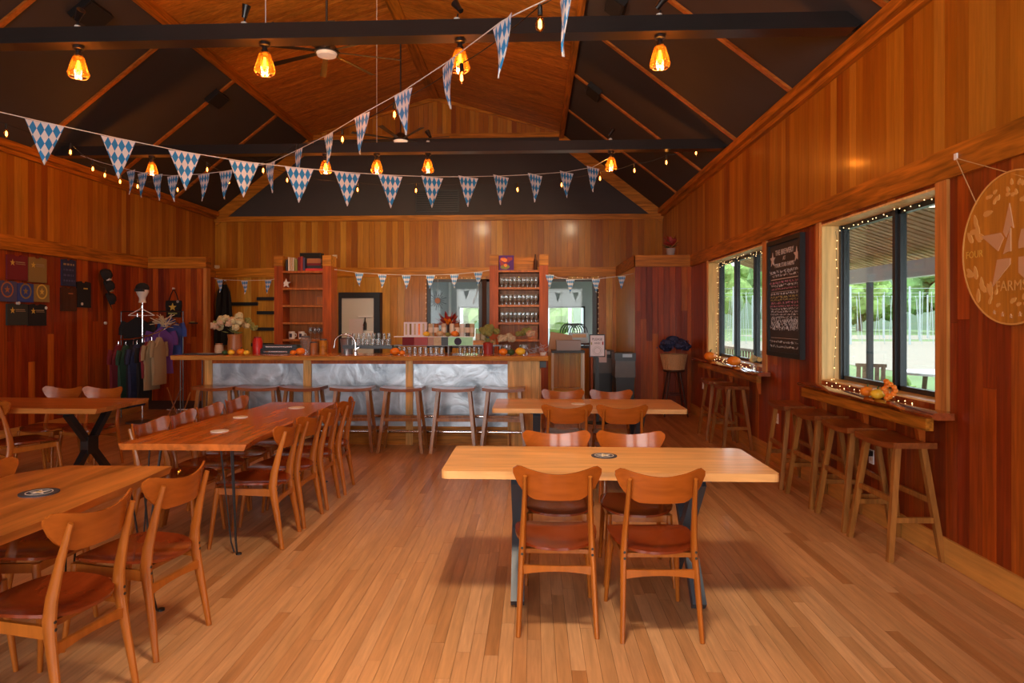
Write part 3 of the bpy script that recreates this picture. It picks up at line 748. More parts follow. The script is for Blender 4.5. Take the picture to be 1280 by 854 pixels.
# picnic table and chairs on the porch edge
def patio_table(x, y, label):
    t = thing('patio_table', label, 'table', (x, y, -.25))
    MB().lathe([(.0001, .96), (.66, .96), (.66, 1.0), (.0001, 1.0)], n=28).build('table_top', 'white_paint', t)
    for k in range(4):
        a = PI/4+k*PI/2; MB().bar((.38*math.cos(a), .38*math.sin(a), .0), (.30*math.cos(a), .30*math.sin(a), .96), .06, .06).build('leg', 'grey_wood', t)
def patio_chair(x, y, rz, label):
    t = thing('patio_chair', label, 'chair', (x, y, -.03 if x < 5.3 else -.25), rz)
    for k in range(5): MB().box(-.24, .24, -.22+k*.095, -.14+k*.095, .42, .445).build('seat_slat', 'grey_wood', t)
    for k in range(5): MB().quadbox([(-.23+k*.098, -.24, .46), (-.16+k*.098, -.24, .46), (-.16+k*.098, -.22, .46), (-.23+k*.098, -.22, .46), (-.23+k*.098, -.36, 1.05), (-.16+k*.098, -.36, 1.05), (-.16+k*.098, -.34, 1.05), (-.23+k*.098, -.34, 1.05)]).build('back_slat', 'grey_wood', t)
    MB().box(-.25, .25, -.37, -.33, 1.0, 1.06).build('top_rail', 'grey_wood', t)
    for sx in (-1, 1):
        MB().box(sx*.24-.025, sx*.24+.025, -.24, -.19, 0, .66).build('leg', 'grey_wood', t); MB().box(sx*.24-.025, sx*.24+.025, .20, .25, 0, .66).build('leg', 'grey_wood', t)
        MB().box(sx*.24-.04, sx*.24+.04, -.26, .28, .66, .69).build('arm', 'grey_wood', t)
patio_table(6.7, 11.4, 'round pale patio table outside the nearer right-hand window')
patio_chair(5.9, 12.3, 2.6, 'slatted patio chair outside, beyond the round patio table')
patio_chair(4.95, 8.9, .9, 'slatted patio chair outside, nearest the glass of the near window')
patio_chair(6.9, 10.0, .1, 'slatted patio chair outside, on the lawn side of the round table')
rail = thing('porch_railing', 'brown wooden porch railing outside the farther right-hand window', 'railing')
MB().box(5.0, 5.1, 14.0, 19.0, .86, .92).build('top_rail', 'grey_wood', rail); MB().box(5.02, 5.08, 14.0, 19.0, .05, .10).build('bottom_rail', 'grey_wood', rail)
k = 14.05
while k < 19: piece('baluster', 'grey_wood', rail, 5.03, 5.07, k, k+.04, .10, .86); k += .22
# hop yard poles in rows, hedges and a hill
rr = random.Random(11)
pm = MB().lathe([(.09, -.25), (.075, 4.1), (.0001, 4.1)], n=6).mesh('hop_pole', 'pole_pale')
npol = 0
ORD = 'first second third fourth fifth sixth seventh eighth ninth tenth eleventh twelfth thirteenth fourteenth fifteenth sixteenth seventeenth eighteenth'.split()
for iy in range(3):
    for ix in range(12):
        x, y = 15+ix*4.3+iy*1.4, 52+iy*9
        o = link('hop_pole', pm); o.location = (x, y, 0); tag(o, 'tall pale hop pole outside on the right, %s from the left in the %s row' % (ORD[ix], ('nearest', 'middle', 'farthest')[iy]), 'pole', 'hop poles in the field on the right'); npol += 1
# training strings between the poles (uncountable)
mb = MB()
for iy in range(3):
    for ix in range(56):
        x, y = 15+ix*.86+iy*1.4+rr.uniform(-.1, .1), 52+iy*9; mb.bar((x, y, -.2), (x+rr.uniform(-.3, .3), y, 3.7), .03, .03)
    mb.bar((14, 52+iy*9, 3.95), (66, 52+iy*9, 3.95), .03, .03)
o = mb.build('hop_strings', 'pole_pale', fix=False); tag(o, 'thin pale training strings filling the hop yard between the poles outside', 'strings', kind='stuff')
def crown(cx_, cy__, r, h, seed, n=5):
    q = random.Random(seed); mb = MB()
    for k in range(n):
        a = q.uniform(0, 2*PI); rr_ = r*q.uniform(.26, .42); base = len(mb.v)
        e_ = r*math.sqrt(q.random())*.85; mb.ball((cx_+math.cos(a)*e_, cy__+math.sin(a)*e_, h*(.30+.66*q.random()*(1-.35*(e_/r)**2))), rr_, 9, 6)
        for i in range(base, len(mb.v)):
            v = mb.v[i]; mb.v[i] = tuple(c_+q.uniform(-.13, .13)*rr_ for c_ in v)
    return mb
wheres = ['at the left edge of the farther window', 'beyond the hop poles in the farther window', 'beyond the far window, second from the left', 'in the middle of the far tree line', 'right of the middle of the tree line', 'behind the porch post in the near window', 'above the hop yard in the near window', 'right of the porch post in the near window', 'beside the mullion of the near window', 'at the right side of the near window', 'at the far right end of the tree line', 'just past the right end of the tree line']
for i in range(12):
    ang = R(10+i*5.0); dist = 112+16*(i % 2)
    x, y = dist*math.sin(ang)*1.0, dist*math.cos(ang)
    t = thing('tree', 'green leafy tree far outside '+wheres[i], 'tree', (x, y, -.25), group=None)
    hgt = 12+2.0*math.sin(i*1.7)
    crown(0, 0, 5.3, hgt, i, 46).build('foliage', 'leaf_mid' if i % 2 else 'leaf_far', t, fix=False)
    MB().lathe([(.5, 0), (.35, hgt*.6), (.0001, hgt*.6)], n=7).build('trunk', 'grey_wood', t)
mb = MB()
rows_t, rows_b = [], []
for i in range(13):
    a = R(-15+i*8.5); rows_t.append([(260*math.sin(a), 260*math.cos(a), 22+7*math.sin(i*.9)), (150*math.sin(a), 150*math.cos(a), -.3)])
    rows_b.append([(261*math.sin(a), 261*math.cos(a), -2), (151*math.sin(a), 151*math.cos(a), -2)])
struct('hill', MB().sheet(rows_t, rows_b), 'hill', smooth=True)
bush = thing('bush', 'round green bush at the foot of the porch post outside', 'bush', (6.6, 12.9, -.25))
crown(0, 0, .42, .85, 5, 26).build('foliage', 'leaf_mid', bush, fix=False)
# ------------------------------------------------------------------ outdoors (behind the bar): screened porch with grey walls
struct('annex_floor', MB().box(-7, XR, YB+.2, 19.2, -.2, -.03), 'deck')
struct('annex_ceiling', MB().box(-7, XR+.2, YB+.2, 19.2, 2.75, 2.85), 'pale_shade')
mb = MB(); wall_core(mb, 'X', -7, XR+.2, -.03, 2.75, 17.6, 17.75, [(-1.95, -1.30, .85, 1.95), (.05, 1.32, .85, 1.95)])
aw = struct('wall_annex', mb, 'grey_plaster')
for a, b_ in ((-1.95, -1.30), (.05, 1.32)):
    for e in (a, b_-.04): MB().box(e, e+.04, 17.58, 17.64, .85, 1.95).build('window_frame', 'frame_black', aw)
    MB().box(a, b_, 17.58, 17.64, 1.91, 1.95).build('window_frame', 'frame_black', aw)
mb = MB().box(-2.05, -2.0, 16.4, 16.5, 0, 2.7); tag(mb.build('downpipe', 'white_paint'), 'pale upright post seen through the window behind the bar', 'post')
struct('yard_back', MB().box(-40, XR+.2, 19.2, 160, -.35, -.25), 'soil')
for ix in range(16):
    o = link('hop_pole', pm); o.location = (-9+ix*.9, 34+(ix % 3)*4, 0); tag(o, 'pale hop pole seen through the windows behind the bar, %s from the left' % ORD[ix], 'pole', 'hop poles behind the bar windows')
for i, (x, y) in enumerate(((-9, 62), (0, 66), (9, 61), (-19, 64))):
    t = thing('tree', 'green tree in the yard behind the bar, '+('second from the left', 'third from the left', 'rightmost', 'leftmost')[i]+' of the four there', 'tree', (x, y, -.25))
    crown(0, 0, 4.0, 6.5, 40+i, 34).build('foliage', 'leaf_mid', t, fix=False); MB().lathe([(.3, 0), (.2, 4), (.0001, 4)], n=6).build('trunk', 'grey_wood', t)
# ------------------------------------------------------------------ dining chair
def seat_grid(w0, w1, y0, y1, z, dip, th, lip=.0):
    top, bot = [], []
    nu, nv = 12, 10
    for j in range(nv+1):
        v = -1+2*j/nv
        rt, rb = [], []
        for i in range(nu+1):
            u = -1+2*i/nu
            # square -> rounded shape
            uu = u*math.sqrt(1-.42*v*v*abs(v)); vv = v*math.sqrt(1-.38*u*u*abs(u))
            hw = (w0+(w1-w0)*(vv+1)/2)/2
            x = uu*hw; y = (y0+y1)/2+vv*(y1-y0)/2
            zz = z-dip*(1-uu*uu*.9)*(1-.5*vv*vv)+.014*uu*uu-(lip*max(0, vv-.6)/.4)
            rt.append((x, y, zz)); rb.append((x, y, zz-th))
        top.append(rt); bot.append(rb)
    return MB().sheet(top, bot)
def make_chair(label, group):
    t = thing('dining_chair', label, 'chair', group=group)
    for s in (-1, 1):
        pts = [(s*.198, -.262, 0), (s*.19, -.235, .17), (s*.182, -.20, .36), (s*.178, -.190, .43), (s*.174, -.198, .52), (s*.167, -.235, .68), (s*.163, -.275, .815)]
        rad = [(.0125, .015), (.015, .020), (.017, .027), (.0185, .031), (.0165, .027), (.013, .019), (.0105, .012)]
        MB().sweep(pts, rad, 10, ref=(0, 1, 0)).build('rear_leg', 'chair_wood', t, True)
    for s in (-1, 1):
        MB().sweep([(s*.205, .245, 0), (s*.192, .222, .22), (s*.180, .20, .40), (s*.180, .20, .425)], [.0115, .0165, .0195, .0195], 10).build('front_leg', 'chair_wood', t, True)
    for s in (-1, 1):
        MB().quadbox([(s*.170, -.19, .365), (s*.188, -.19, .365), (s*.190, .19, .380), (s*.172, .19, .380), (s*.170, -.19, .415), (s*.188, -.19, .415), (s*.190, .19, .425), (s*.172, .19, .425)]).build('side_rail', 'chair_wood', t)
    MB().box(-.17, .17, .19, .208, .380, .422).build('front_rail', 'chair_wood', t)
    MB().box(-.165, .165, -.175, -.158, .395, .418).build('back_rail', 'chair_wood', t)
    top, bot = [], []
    for i in range(9):                               # arched stretcher between the rear legs
        x = -.178+.356*i/8; u = x/.178
        top.append([(x, -.222, .345+.002*u*u), (x, -.204, .345+.002*u*u)]); bot.append([(x, -.222, .318-.016*u*u), (x, -.204, .318-.016*u*u)])
    MB().sheet(top, bot).build('stretcher', 'chair_wood', t)
    seat_grid(.41, .465, -.238, .255, .452, .020, .013, .010).build('seat', 'seat_ply', t, True)
    # winged plywood back: curved in plan, wings higher and shorter
    fr, bk = [], []
    nu, nv = 20, 6
    for j in range(nv+1):
        v = j/nv; a, b_ = [], []
        for i in range(nu+1):
            u = -1+2*i/nu; au = abs(u)
            e = max(0.0, (au-.80)/.20); e = e**2.4
            zt = .826+.048*au**1.8-.032*e
            zb = .690+.006*au**2+.095*max(0, (au-.50)/.50)**1.5+.028*e
            z = zb+(zt-zb)*v; x = u*.226
            y = -.262-.20*(z-.70)*.9+.075*u*u
            a.append((x, y+.006, z)); b_.append((x, y-.006, z))
        fr.append(a); bk.append(b_)
    MB().sheet(fr, bk).build('backrest', 'chair_ply', t, True)
    for s in (-1, 1):
        for z in (.405, .435): MB().lathe([(.007, 0), (.007, .004), (.0001, .004)], (s*.179, -.2185 if z < .42 else -.2165, z), 8, axis='Y').build('bolt_cap', 'black_plastic', t)
    legs = [c for c in t.children if c.name.startswith('rear_leg')]
    for c in list(t.children):
        if c.name.startswith('bolt_cap'):
            c.location = (0, -.004, 0); c.parent = legs[0] if c.data.vertices[0].co.x < 0 else legs[1]
    return t
chair0 = make_chair('curved-back wooden dining chair, left one on the camera side of the front light table', 'dining chairs')
chair0.location = (.12, 3.705, 0)
def chair(x, y, rz, label):
    return dup(chair0, (x, y, 0), rz, label)
chair(.625, 3.67, R(2.5), 'curved-back wooden dining chair, right one on the camera side of the front light table')
chair(.155, 4.36, PI+R(1), 'dining chair facing the camera, left one on the far side of the front light table')
chair(.64, 4.36, PI-R(1), 'dining chair facing the camera, right one on the far side of the front light table')
chair(.29, 6.25, R(1), 'dining chair, left one on the camera side of the second light table')
chair(.78, 6.25, R(-1), 'dining chair, right one on the camera side of the second light table')
chair(.31, 7.07, PI, 'dining chair facing the camera, left one behind the second light table')
chair(.82, 7.07, PI, 'dining chair facing the camera, right one behind the second light table')
# long red table: four on each side
for i, (y, a) in enumerate(((4.87, 2), (5.36, -2), (5.85, 2), (6.33, 4))):
    chair(-2.02+.01*i, y, PI/2+R(a), 'dining chair on the right side of the long red table, '+('nearest the camera', 'second from the camera', 'third from the camera', 'nearest the bar')[i])
for i, (y, a) in enumerate(((4.93, -3), (5.40, 2), (5.86, -1), (6.40, -2))):
    chair(-2.62, y, -PI/2+R(a), 'dining chair on the left side of the long red table, '+('nearest the camera', 'second from the camera', 'third from the camera', 'nearest the bar')[i])
# amber table at the left edge
chair(-1.99, 3.35, PI/2-R(9), 'dining chair on the right of the left-edge amber table, the farther of the two there')
chair(-2.03, 2.76, PI/2-R(9), 'dining chair at the lower left corner of the picture, cut by the frame')
chair(-2.60, 3.37, -PI/2, 'dining chair on the left of the left-edge amber table, its back just showing')
chair(-2.60, 2.80, -PI/2, 'dining chair tucked under the near left of the amber table, mostly hidden')
# table by the left wall
chair(-4.86, 6.33, R(-33), 'dining chair turned askew on the camera side of the table with black crossed legs')
chair(-5.25, 7.17, PI, 'dining chair facing the camera behind the crossed-leg table, left of two')
chair(-4.79, 7.17, PI, 'dining chair facing the camera behind the crossed-leg table, right of two')

# ------------------------------------------------------------------ tables
def slab(mb, x0, x1, y0, y1, z0, z1, live=0.0, seed=1, taper=0.0, ny=24, chamfer=0):
    q = random.Random(seed); ph = [q.uniform(0, 6) for _ in range(4)]
    rt, rb = [], []
    for j in range(ny+1):
        v = j/ny; y = y0+(y1-y0)*v
        eL = live*(math.sin(y*4+ph[0])+.6*math.sin(y*9+ph[1])); eR = live*(math.sin(y*4.4+ph[2])+.6*math.sin(y*10+ph[3]))
        a, b_ = x0+eL+taper*v, x1+eR-taper*v*.35
        if chamfer and v > .88: a += chamfer*(v-.88)/.12
        rt.append([(a, y, z1), ((a+b_)/2, y, z1), (b_, y, z1)]); u = .018 if live else .0
        rb.append([(a+u, y, z0), ((a+b_)/2, y, z0), (b_-u, y, z0)])
    return mb.sheet(rt, rb)
def xframe(t, x, y0, y1, w=.075, top=.71):
    """crossed flat steel legs standing across the table end at x"""
    ym = (y0+y1)/2; z0 = .012
    MB().bar((x, y0, z0+.01), (x, y1, top-.01), w, .055, (0, 1, 0)).build('crossed_leg', 'leg_steel', t)
    MB().bar((x, y1, z0+.01), (x, y0, top-.01), w-.004, .054, (0, 1, 0)).build('crossed_leg', 'leg_steel', t)
    MB().box(x-w*.8, x+w*.8, y0-.03, y1+.03, top, top+.008).build('mounting_plate', 'leg_steel', t)
    for yy in (y0+.01, y1-.01): MB().lathe([(.014, 0), (.014, .012), (.0001, .012)], (x, yy, 0), 8).build('foot_pad', 'black_plastic', t)
def light_table(x0, x1, y0, y1, label, bolts=False):
    t = thing('dining_table', label, 'table', ((x0+x1)/2, (y0+y1)/2, 0))
    w, d = (x1-x0)/2, (y1-y0)/2
    r = .03; pts = []
    for cx_, cy__, a0 in ((w-r, d-r, 0), (-w+r, d-r, 90), (-w+r, -d+r, 180), (w-r, -d+r, 270)):
        for k in range(4): pts.append((cx_+r*math.cos(R(a0+30*k)), cy__+r*math.sin(R(a0+30*k))))
    MB().prism(pts, .725, .768, 'XY').build('table_top', 'table_light', t)
    for sx in (-1, 1): xframe(t, sx*(w-.42) if sx < 0 else w-.42, -d+.06, d-.06, top=.716)
    return t
light_table(-.51, 1.33, 3.74, 4.49, 'light plank table in front centre on crossed blue-grey steel legs')
light_table(-.39, 1.43, 6.40, 7.20, 'light plank table behind the front one, near the right end of the bar')
def hairpin(t, x, y, dx, dy, ztop):
    """three-rod hairpin leg splaying towards (dx, dy)"""
    foot = Vector((x+dx*.05, y+dy*.05, .0065))
    tops = [Vector((x-.05*dx-.05, y, ztop)), Vector((x-.05*dx+.05, y-.03, ztop)), Vector((x-.05*dx, y+.05, ztop))]
    for q in tops: MB().sweep([foot+(q-foot).normalized()*0.0+Vector(((q.x-foot.x)*.25, (q.y-foot.y)*.25, .002)), foot+Vector(((q.x-foot.x)*.42, (q.y-foot.y)*.42, .07)), q], .0055, 6).build('rod', 'black_steel', t, True)
    MB().lathe([(.02, 0), (.02, .01), (.0001, .01)], (foot.x, foot.y, 0), 8).build('foot', 'black_steel', t)
    MB().box(x-.08-.03*dx, x+.08-.03*dx, y-.06, y+.08, ztop, ztop+.005).build('mounting_plate', 'black_steel', t)
lt = thing('dining_table', 'long live-edge red slab table on thin black hairpin legs, left of centre', 'table')
slab(MB(), -2.80, -1.92, 4.47, 6.80, .725, .768, .012, 4, taper=.17).build('table_top', 'table_red', lt)
for x, y, dx, dy in ((-2.06, 4.62, 1, -1), (-2.66, 4.62, -1, -1), (-2.1, 6.6, 1, 1), (-2.5, 6.6, -1, 1)): hairpin(lt, x, y, dx, dy, .718)
at_ = thing('dining_table', 'amber live-edge slab table at the left edge of the picture, nearest the camera', 'table')
slab(MB(), -2.80, -2.04, 1.9, 3.79, .725, .768, .008, 9, chamfer=.16).build('table_top', 'table_amber', at_)
for x, y, dx, dy in ((-2.10, 3.62, 1, 1), (-2.55, 3.62, -1, 1), (-2.10, 2.06, 1, -1), (-2.64, 2.06, -1, -1)): hairpin(at_, x, y, dx, dy, .718)
bt = thing('dining_table', 'brown live-edge table on black crossed legs near the left wall', 'table', (-5.05, 6.62, 0))
slab(MB(), -1.15, .97, -.42, .45, .72, .768, .012, 21).build('table_top', 'table_amber_x', bt)
for x in (-.85, .62):
    MB().bar((x, -.33, .012), (x, .33, .705), .06, .06, (0, 1, 0)).build('crossed_leg', 'black_steel', bt); MB().bar((x, .33, .012), (x, -.33, .705), .058, .06, (0, 1, 0)).build('crossed_leg', 'black_steel', bt)
    MB().box(x-.04, x+.04, -.08, .08, .27, .44).build('centre_block', 'black_steel', bt)
    MB().box(x-.06, x+.06, -.38, .38, .706, .714).build('mounting_plate', 'black_steel', bt)
# coasters set on the tables
def coaster(x, y, rz, dark, label, cy_=.0595, z=.7685):
    t = thing('coaster', label, 'coaster', (x, y, z), rz)
    MB().lathe([(cy_, 0), (cy_, .005), (.0001, .005)], n=28).build('disc', 'coaster_dark' if dark else 'coaster_light', t)
    if dark:
        MB().prism(star(.045, .42), .005, .0062, 'XY').build('star_print', 'coaster_light', t); MB().prism([(a*1.0, b_) for a, b_ in star(.018, .45)], .0062, .0068, 'XY').build('star_print', 'gold_print', t)
        MB().lathe([(.054, .005), (.054, .0058), (.058, .0058), (.058, .005)], n=28).build('ring_print', 'coaster_light', t)
    else: MB().lathe([(.045, .005), (.045, .0056), (.048, .0056), (.048, .005)], n=24).build('ring_print', 'tan', t)
coaster(.43, 4.19, .2, True, 'round dark coaster with a star on the front light table', .078)
coaster(-2.37, 3.17, .4, True, 'round dark coaster with a star on the left-edge amber table', .085)
coaster(-2.34, 4.99, 0, False, 'pale round coaster near the camera end of the long red table', .065)
coaster(-2.50, 5.72, 0, False, 'pale round coaster halfway along the long red table', .06)
coaster(-2.24, 6.36, 0, False, 'pale round coaster at the bar end of the long red table', .075)
coaster(.44, 6.78, 0, False, 'pale round coaster on the second light table behind a chair back', .07)

# ------------------------------------------------------------------ saddle stools
def make_stool(label, group, mats=('stool_wood', 'stool_seat')):
    t = thing('saddle_stool', label, 'stool', group=group)
    top, bot = [], []
    for j in range(9):
        x = -.255+.51*j/8; u = x/.255
        rt, rb = [], []
        for i in range(5):
            y = -.145+.29*i/4
            zz = .765+.020*u*u; rt.append((x, y, zz)); rb.append((x, y, .728+.018*u*u))
        top.append(rt); bot.append(rb)
    MB().sheet(top, bot).build('seat', mats[1], t)
    L_ = {}
    for sx in (-1, 1):
        for sy_ in (-1, 1):
            a, b_ = Vector((sx*.265, sy_*.175, 0)), Vector((sx*.190, sy_*.085, .745)); L_[(sx, sy_)] = (a, b_)
            MB().quadbox([tuple(a+Vector((dx, dy, 0))) for dx, dy in ((-.018, -.018), (.018, -.018), (.018, .018), (-.018, .018))]+[tuple(b_+Vector((dx, dy, 0))) for dx, dy in ((-.02, -.02), (.02, -.02), (.02, .02), (-.02, .02))]).build('leg', mats[0], t)
    def pt(k, z): a, b_ = L_[k]; return a+(b_-a)*(z/.745)
    for sy_ in (-1, 1): MB().bar(pt((-1, sy_), .395), pt((1, sy_), .395), .024, .036).build('stretcher', mats[0], t)
    for sx in (-1, 1): MB().bar(pt((sx, -1), .27), pt((sx, 1), .27), .024, .036).build('stretcher', mats[0], t)
    return t
bx = (-3.92, -3.38, -2.83, -2.22, -1.60, -.97, -.36)
st0 = make_stool('saddle-seat wooden stool at the bar, leftmost of the seven', 'bar stools')
st0.location = (bx[0], 8.30, 0)
names = ('second', 'third', 'middle, fourth', 'fifth', 'sixth')
for i, x in enumerate(bx[1:]):
    lb = 'saddle-seat wooden stool at the bar, '+(names[i]+' of seven from the left' if i < 5 else 'rightmost of the seven')
    dup(st0, (x, 8.30, 0), R((2, -2, 3, -1, 1, -2)[i]), lb)
for i, (y, a) in enumerate(((4.89, 2), (5.50, -2), (6.15, 1), (6.80, -3), (8.72, 2), (9.42, -2))):
    lb = 'saddle-seat wooden stool along the right wall, '+('nearest the camera', 'second from the camera', 'third from the camera', 'fourth from the camera, last at the near counter', 'nearer of the two at the far counter', 'farther of the two at the far counter')[i]
    dup(st0, (2.515 if i < 4 else 2.48, y, 0), PI/2+R(a), lb, 'stools along the right wall')
# dark round stool with basket
ds = thing('round_stool', 'dark brown round-seated stool in the far right corner carrying a basket', 'stool', (2.34, 11.52, 0))
MB().lathe([(.0001, .735), (.17, .735), (.18, .75), (.175, .77), (.0001, .77)], n=24).build('seat', 'stool_dark', ds, True)
for k in range(4):
    a = PI/4+k*PI/2; MB().sweep([(.27*math.cos(a), .27*math.sin(a), 0), (.12*math.cos(a), .12*math.sin(a), .736)], [.014, .016], 8).build('leg', 'stool_dark', ds, True)
for k in range(4):
    z, r_ = ((.24, .222) if k % 2 else (.36, .205)); a, b_ = PI/4+k*PI/2, PI/4+(k+1)*PI/2
    MB().bar((r_*math.cos(a), r_*math.sin(a), z), (r_*math.cos(b_), r_*math.sin(b_), z), .016, .016).build('stretcher', 'stool_dark', ds)
bk = thing('wicker_basket', 'oval wicker basket on the dark round stool in the far right corner', 'basket', (2.34, 11.52, .7715))
MB().lathe([(.0001, 0), (.165, 0), (.215, .24), (.225, .26), (.205, .26), (.195, .235), (.150, .02), (.0001, .02)], n=30).build('basket_body', 'wicker', bk, True)
mb = MB()
for k in range(30): 
    a = 2*PI*k/30; mb.bar((.168*math.cos(a), .168*math.sin(a), .005), (.222*math.cos(a), .222*math.sin(a), .25), .010, .006, (math.cos(a), math.sin(a), 0))
mb.build('stakes', 'wicker', bk, fix=False)
cl = thing('clothes_heap', 'heap of dark navy patterned blankets piled on the wicker basket', 'blankets', (2.34, 11.52, 1.03))
q = random.Random(4); mb = MB()
for k in range(34):
    a = q.uniform(0, 2*PI); r_ = q.uniform(0, .24); b0 = len(mb.v)
    mb.ball((r_*math.cos(a)*1.15, r_*math.sin(a)*.8, .06+.17*(1-(r_/.27)**2)+q.uniform(-.03, .02)), q.uniform(.055, .10), 8, 6, .6)
    for i in range(b0, len(mb.v)): mb.v[i] = tuple(c_+q.uniform(-.012, .012) for c_ in mb.v[i])
mb.build('cloth_folds', 'navy', cl, fix=False)
mb = MB()
for k in range(40):
    a = q.uniform(0, 2*PI); r_ = q.uniform(.05, .26); mb.ball((r_*math.cos(a)*1.15, -abs(r_*math.sin(a))*.8-.05, .08+.14*q.random()), .012, 6, 4)
mb.build('pale_flecks', 'slate_blue', cl, fix=False)['kind'] = 'stuff'
# ------------------------------------------------------------------ bar
bar = thing('bar_counter', 'long bar with a live-edge wooden top and galvanised metal front panels', 'bar')
q = random.Random(2); rt, rb = [], []
for i in range(61):
    x = -4.62+(4.80)*i/60; e = .018*math.sin(x*5)+.012*math.sin(x*13+1)
    rt.append([(x, 8.47+e, 1.142), (x, 8.50+e, 1.148), (x, 9.22, 1.148)]); rb.append([(x, 8.49+e, 1.09), (x, 8.52, 1.088), (x, 9.22, 1.088)])
MB().sheet(rt, rb).build('bar_top', 'bar_top', bar)
for a, b_ in ((-4.26, -4.17), (-2.965, -2.865), (-1.635, -1.545), (-.33, -.235)): MB().box(a, b_, 8.665, 8.76, .0, 1.088).build('post', 'bar_post', bar)
for a, b_ in ((-4.17, -2.965), (-2.865, -1.635), (-1.545, -.33)):
    MB().box(a, b_, 8.70, 8.72, .235, 1.035).build('metal_panel', 'galvanised', bar)
    MB().box(a, b_, 8.68, 8.74, 1.035, 1.088).build('top_rail', 'shelf_red', bar)
    MB().box(a, b_, 8.685, 8.74, .0, .235).build('kick_board', 'trim_x', bar)
x = -.235
while x < .075: piece('end_plank', 'bar_post', bar, x+.001, min(x+.104, .08)-.001, 8.68, 8.70, 0, 1.088); x += .104
MB().box(-.235, .08, 8.70, 9.15, 0, 1.085).build('end_body', 'wall_core', bar)
MB().box(.0, .16, 8.72, 8.95, .99, 1.07).build('under_shelf', 'black_plastic', bar)
for x in (.075,):
    y = 8.72
    while y < 9.15: piece('end_plank', 'bar_post', bar, .08, .095, y, y+.098, 0, .98); y += .1
for xx, yy in ((-4.56, 8.62), (-4.50, 9.08)): MB().lathe([(.007, 0), (.007, 1.088), (.0001, 1.088)], (xx, yy, 0), 8).build('slim_post', 'bag_grey', bar, True)
MB().box(-4.26, -4.24, 8.76, 9.15, 0, 1.088).build('end_panel', 'bar_post', bar)
fr = thing('foot_rail', 'pair of chrome foot rails running along the front of the bar', 'rail', (0, 0, 0))
for z, y in ((.375, 8.63), (.185, 8.585)):
    MB().sweep([(-4.2, y, z), (-.16, y, z)], .019, 10).build('tube', 'chrome', fr, True)
    MB().ball((-.155, y, z), .026, 10, 6).build('end_knob', 'chrome', fr, True)
for x in (-3.6, -2.42, -1.24, -.30):
    MB().sweep([(x, 8.585, .0), (x, 8.585, .17)], .010, 8).build('bracket', 'chrome', fr, True); MB().sweep([(x, 8.665, .375), (x, 8.63, .375)], .010, 8).build('bracket', 'chrome', fr, True)
# cabinet run behind the bar (just its top is in sight)
bb = thing('back_counter', 'dark steel-topped work counter behind the bar', 'counter')
MB().box(-4.2, .1, 9.95, 10.6, .88, .92).build('counter_top', 'frame_black', bb); MB().box(-4.15, .05, 10.0, 10.55, .0, .88).build('cabinet_body', 'wall_core', bb)
BT = 1.1485
# shelves --------------------------------------------------------------------
def shelf_unit(x0, x1, label, back='shelf_fir'):
    t = thing('shelf_unit', label, 'shelves', ((x0+x1)/2, 11.5, 0)); w = (x1-x0)/2; pw = .15
    for s in (-1, 1):
        MB().box(s*w-(pw if s > 0 else 0), s*w+(0 if s > 0 else pw), 0, .36, 0, 2.52).build('side_post', 'shelf_red', t)
        MB().box(s*w-(pw if s > 0 else 0), s*w+(0 if s > 0 else pw), -.012, .30, 2.521, 2.70).build('capital_block', 'trim_x', t)
    MB().box(-w+pw, w-pw, .33, .35, 0, 2.44).build('back_panel', back, t)
    for z in (2.44, 2.15, 1.855, 1.56, 1.27): MB().box(-w+pw-.0, w-pw, .0, .33, z-.035, z).build('shelf', 'shelf_fir', t)
    MB().box(-w+pw, w-pw, .02, .33, .0, .95).build('base_cabinet', 'shelf_red', t)
    return t
shelf_unit(-4.44, -3.45, 'tall reddish shelf unit behind the left half of the bar with books on top')
shelf_unit(-.745, .245, 'tall reddish shelf unit behind the right end of the bar holding rows of glasses')
MB().box(-.5, .0, 11.79, 11.82, 2.441, 2.68).build('cut_board', 'trim_x').__setitem__('label', 'pale wooden board leaning at the back on top of the right bar shelves')
bpy.data.objects['cut_board']['category'] = 'board'
# books on top of the left unit
def book(x, w, h, mat, label, y=11.56, d=.17, z=2.4405, lie=False):
    t = thing('book', label, 'book', (x, y, z), 0, 'books on the left bar shelves')
    if lie:
        MB().box(-w/2, w/2, 0, d, 0, h).build('cover', mat, t); MB().box(-w/2+.004, w/2+.002, .004, d+.002, .006, h-.006).build('pages', 'cream', t)
    else:
        MB().box(-w/2, w/2, 0, d, 0, h).build('cover', mat, t); MB().box(-w/2+.004, w/2-.004, .006, d+.002, .004, h+.001).build('pages', 'cream', t)
bs = [(-4.245, .03, .20, 'black_plastic', 'thin black book, first at the left on top of the bar shelves'), (-4.205, .03, .235, 'cream', 'cream book, second from the left on top of the bar shelves'),
      (-4.165, .035, .235, 'petal_pink', 'pinkish book, third from the left on top of the shelves'), (-4.13, .022, .23, 'cream', 'narrow cream book beside the pinkish one on the shelf top'),
      (-4.085, .05, .20, 'olive', 'wide dark olive book in the middle of the upright row'), (-4.03, .04, .24, 'maroon', 'maroon book to the right of the olive book'),
      (-3.985, .04, .25, 'crimson', 'dark red book, taller, right of the maroon book'), (-3.945, .03, .23, 'slate_blue', 'slate blue book, last of the upright row')]
for x, w, h, mt, lb in bs: book(x, w, h, mt, lb)
z = 2.4405
for h, w, mt, lb in ((.045, .30, 'red', 'red book lying flat, bottom of the stack on the bar shelves'), (.045, .25, 'black_plastic', 'black book lying flat on the red one'), (.04, .25, 'maroon', 'maroon book lying flat, third of the stack'), (.08, .24, 'amber_brown', 'orange-brown book lying flat near the top of the stack')):
    book(-3.77, w, h, mt, lb, z=z, lie=True); z += h+.0015
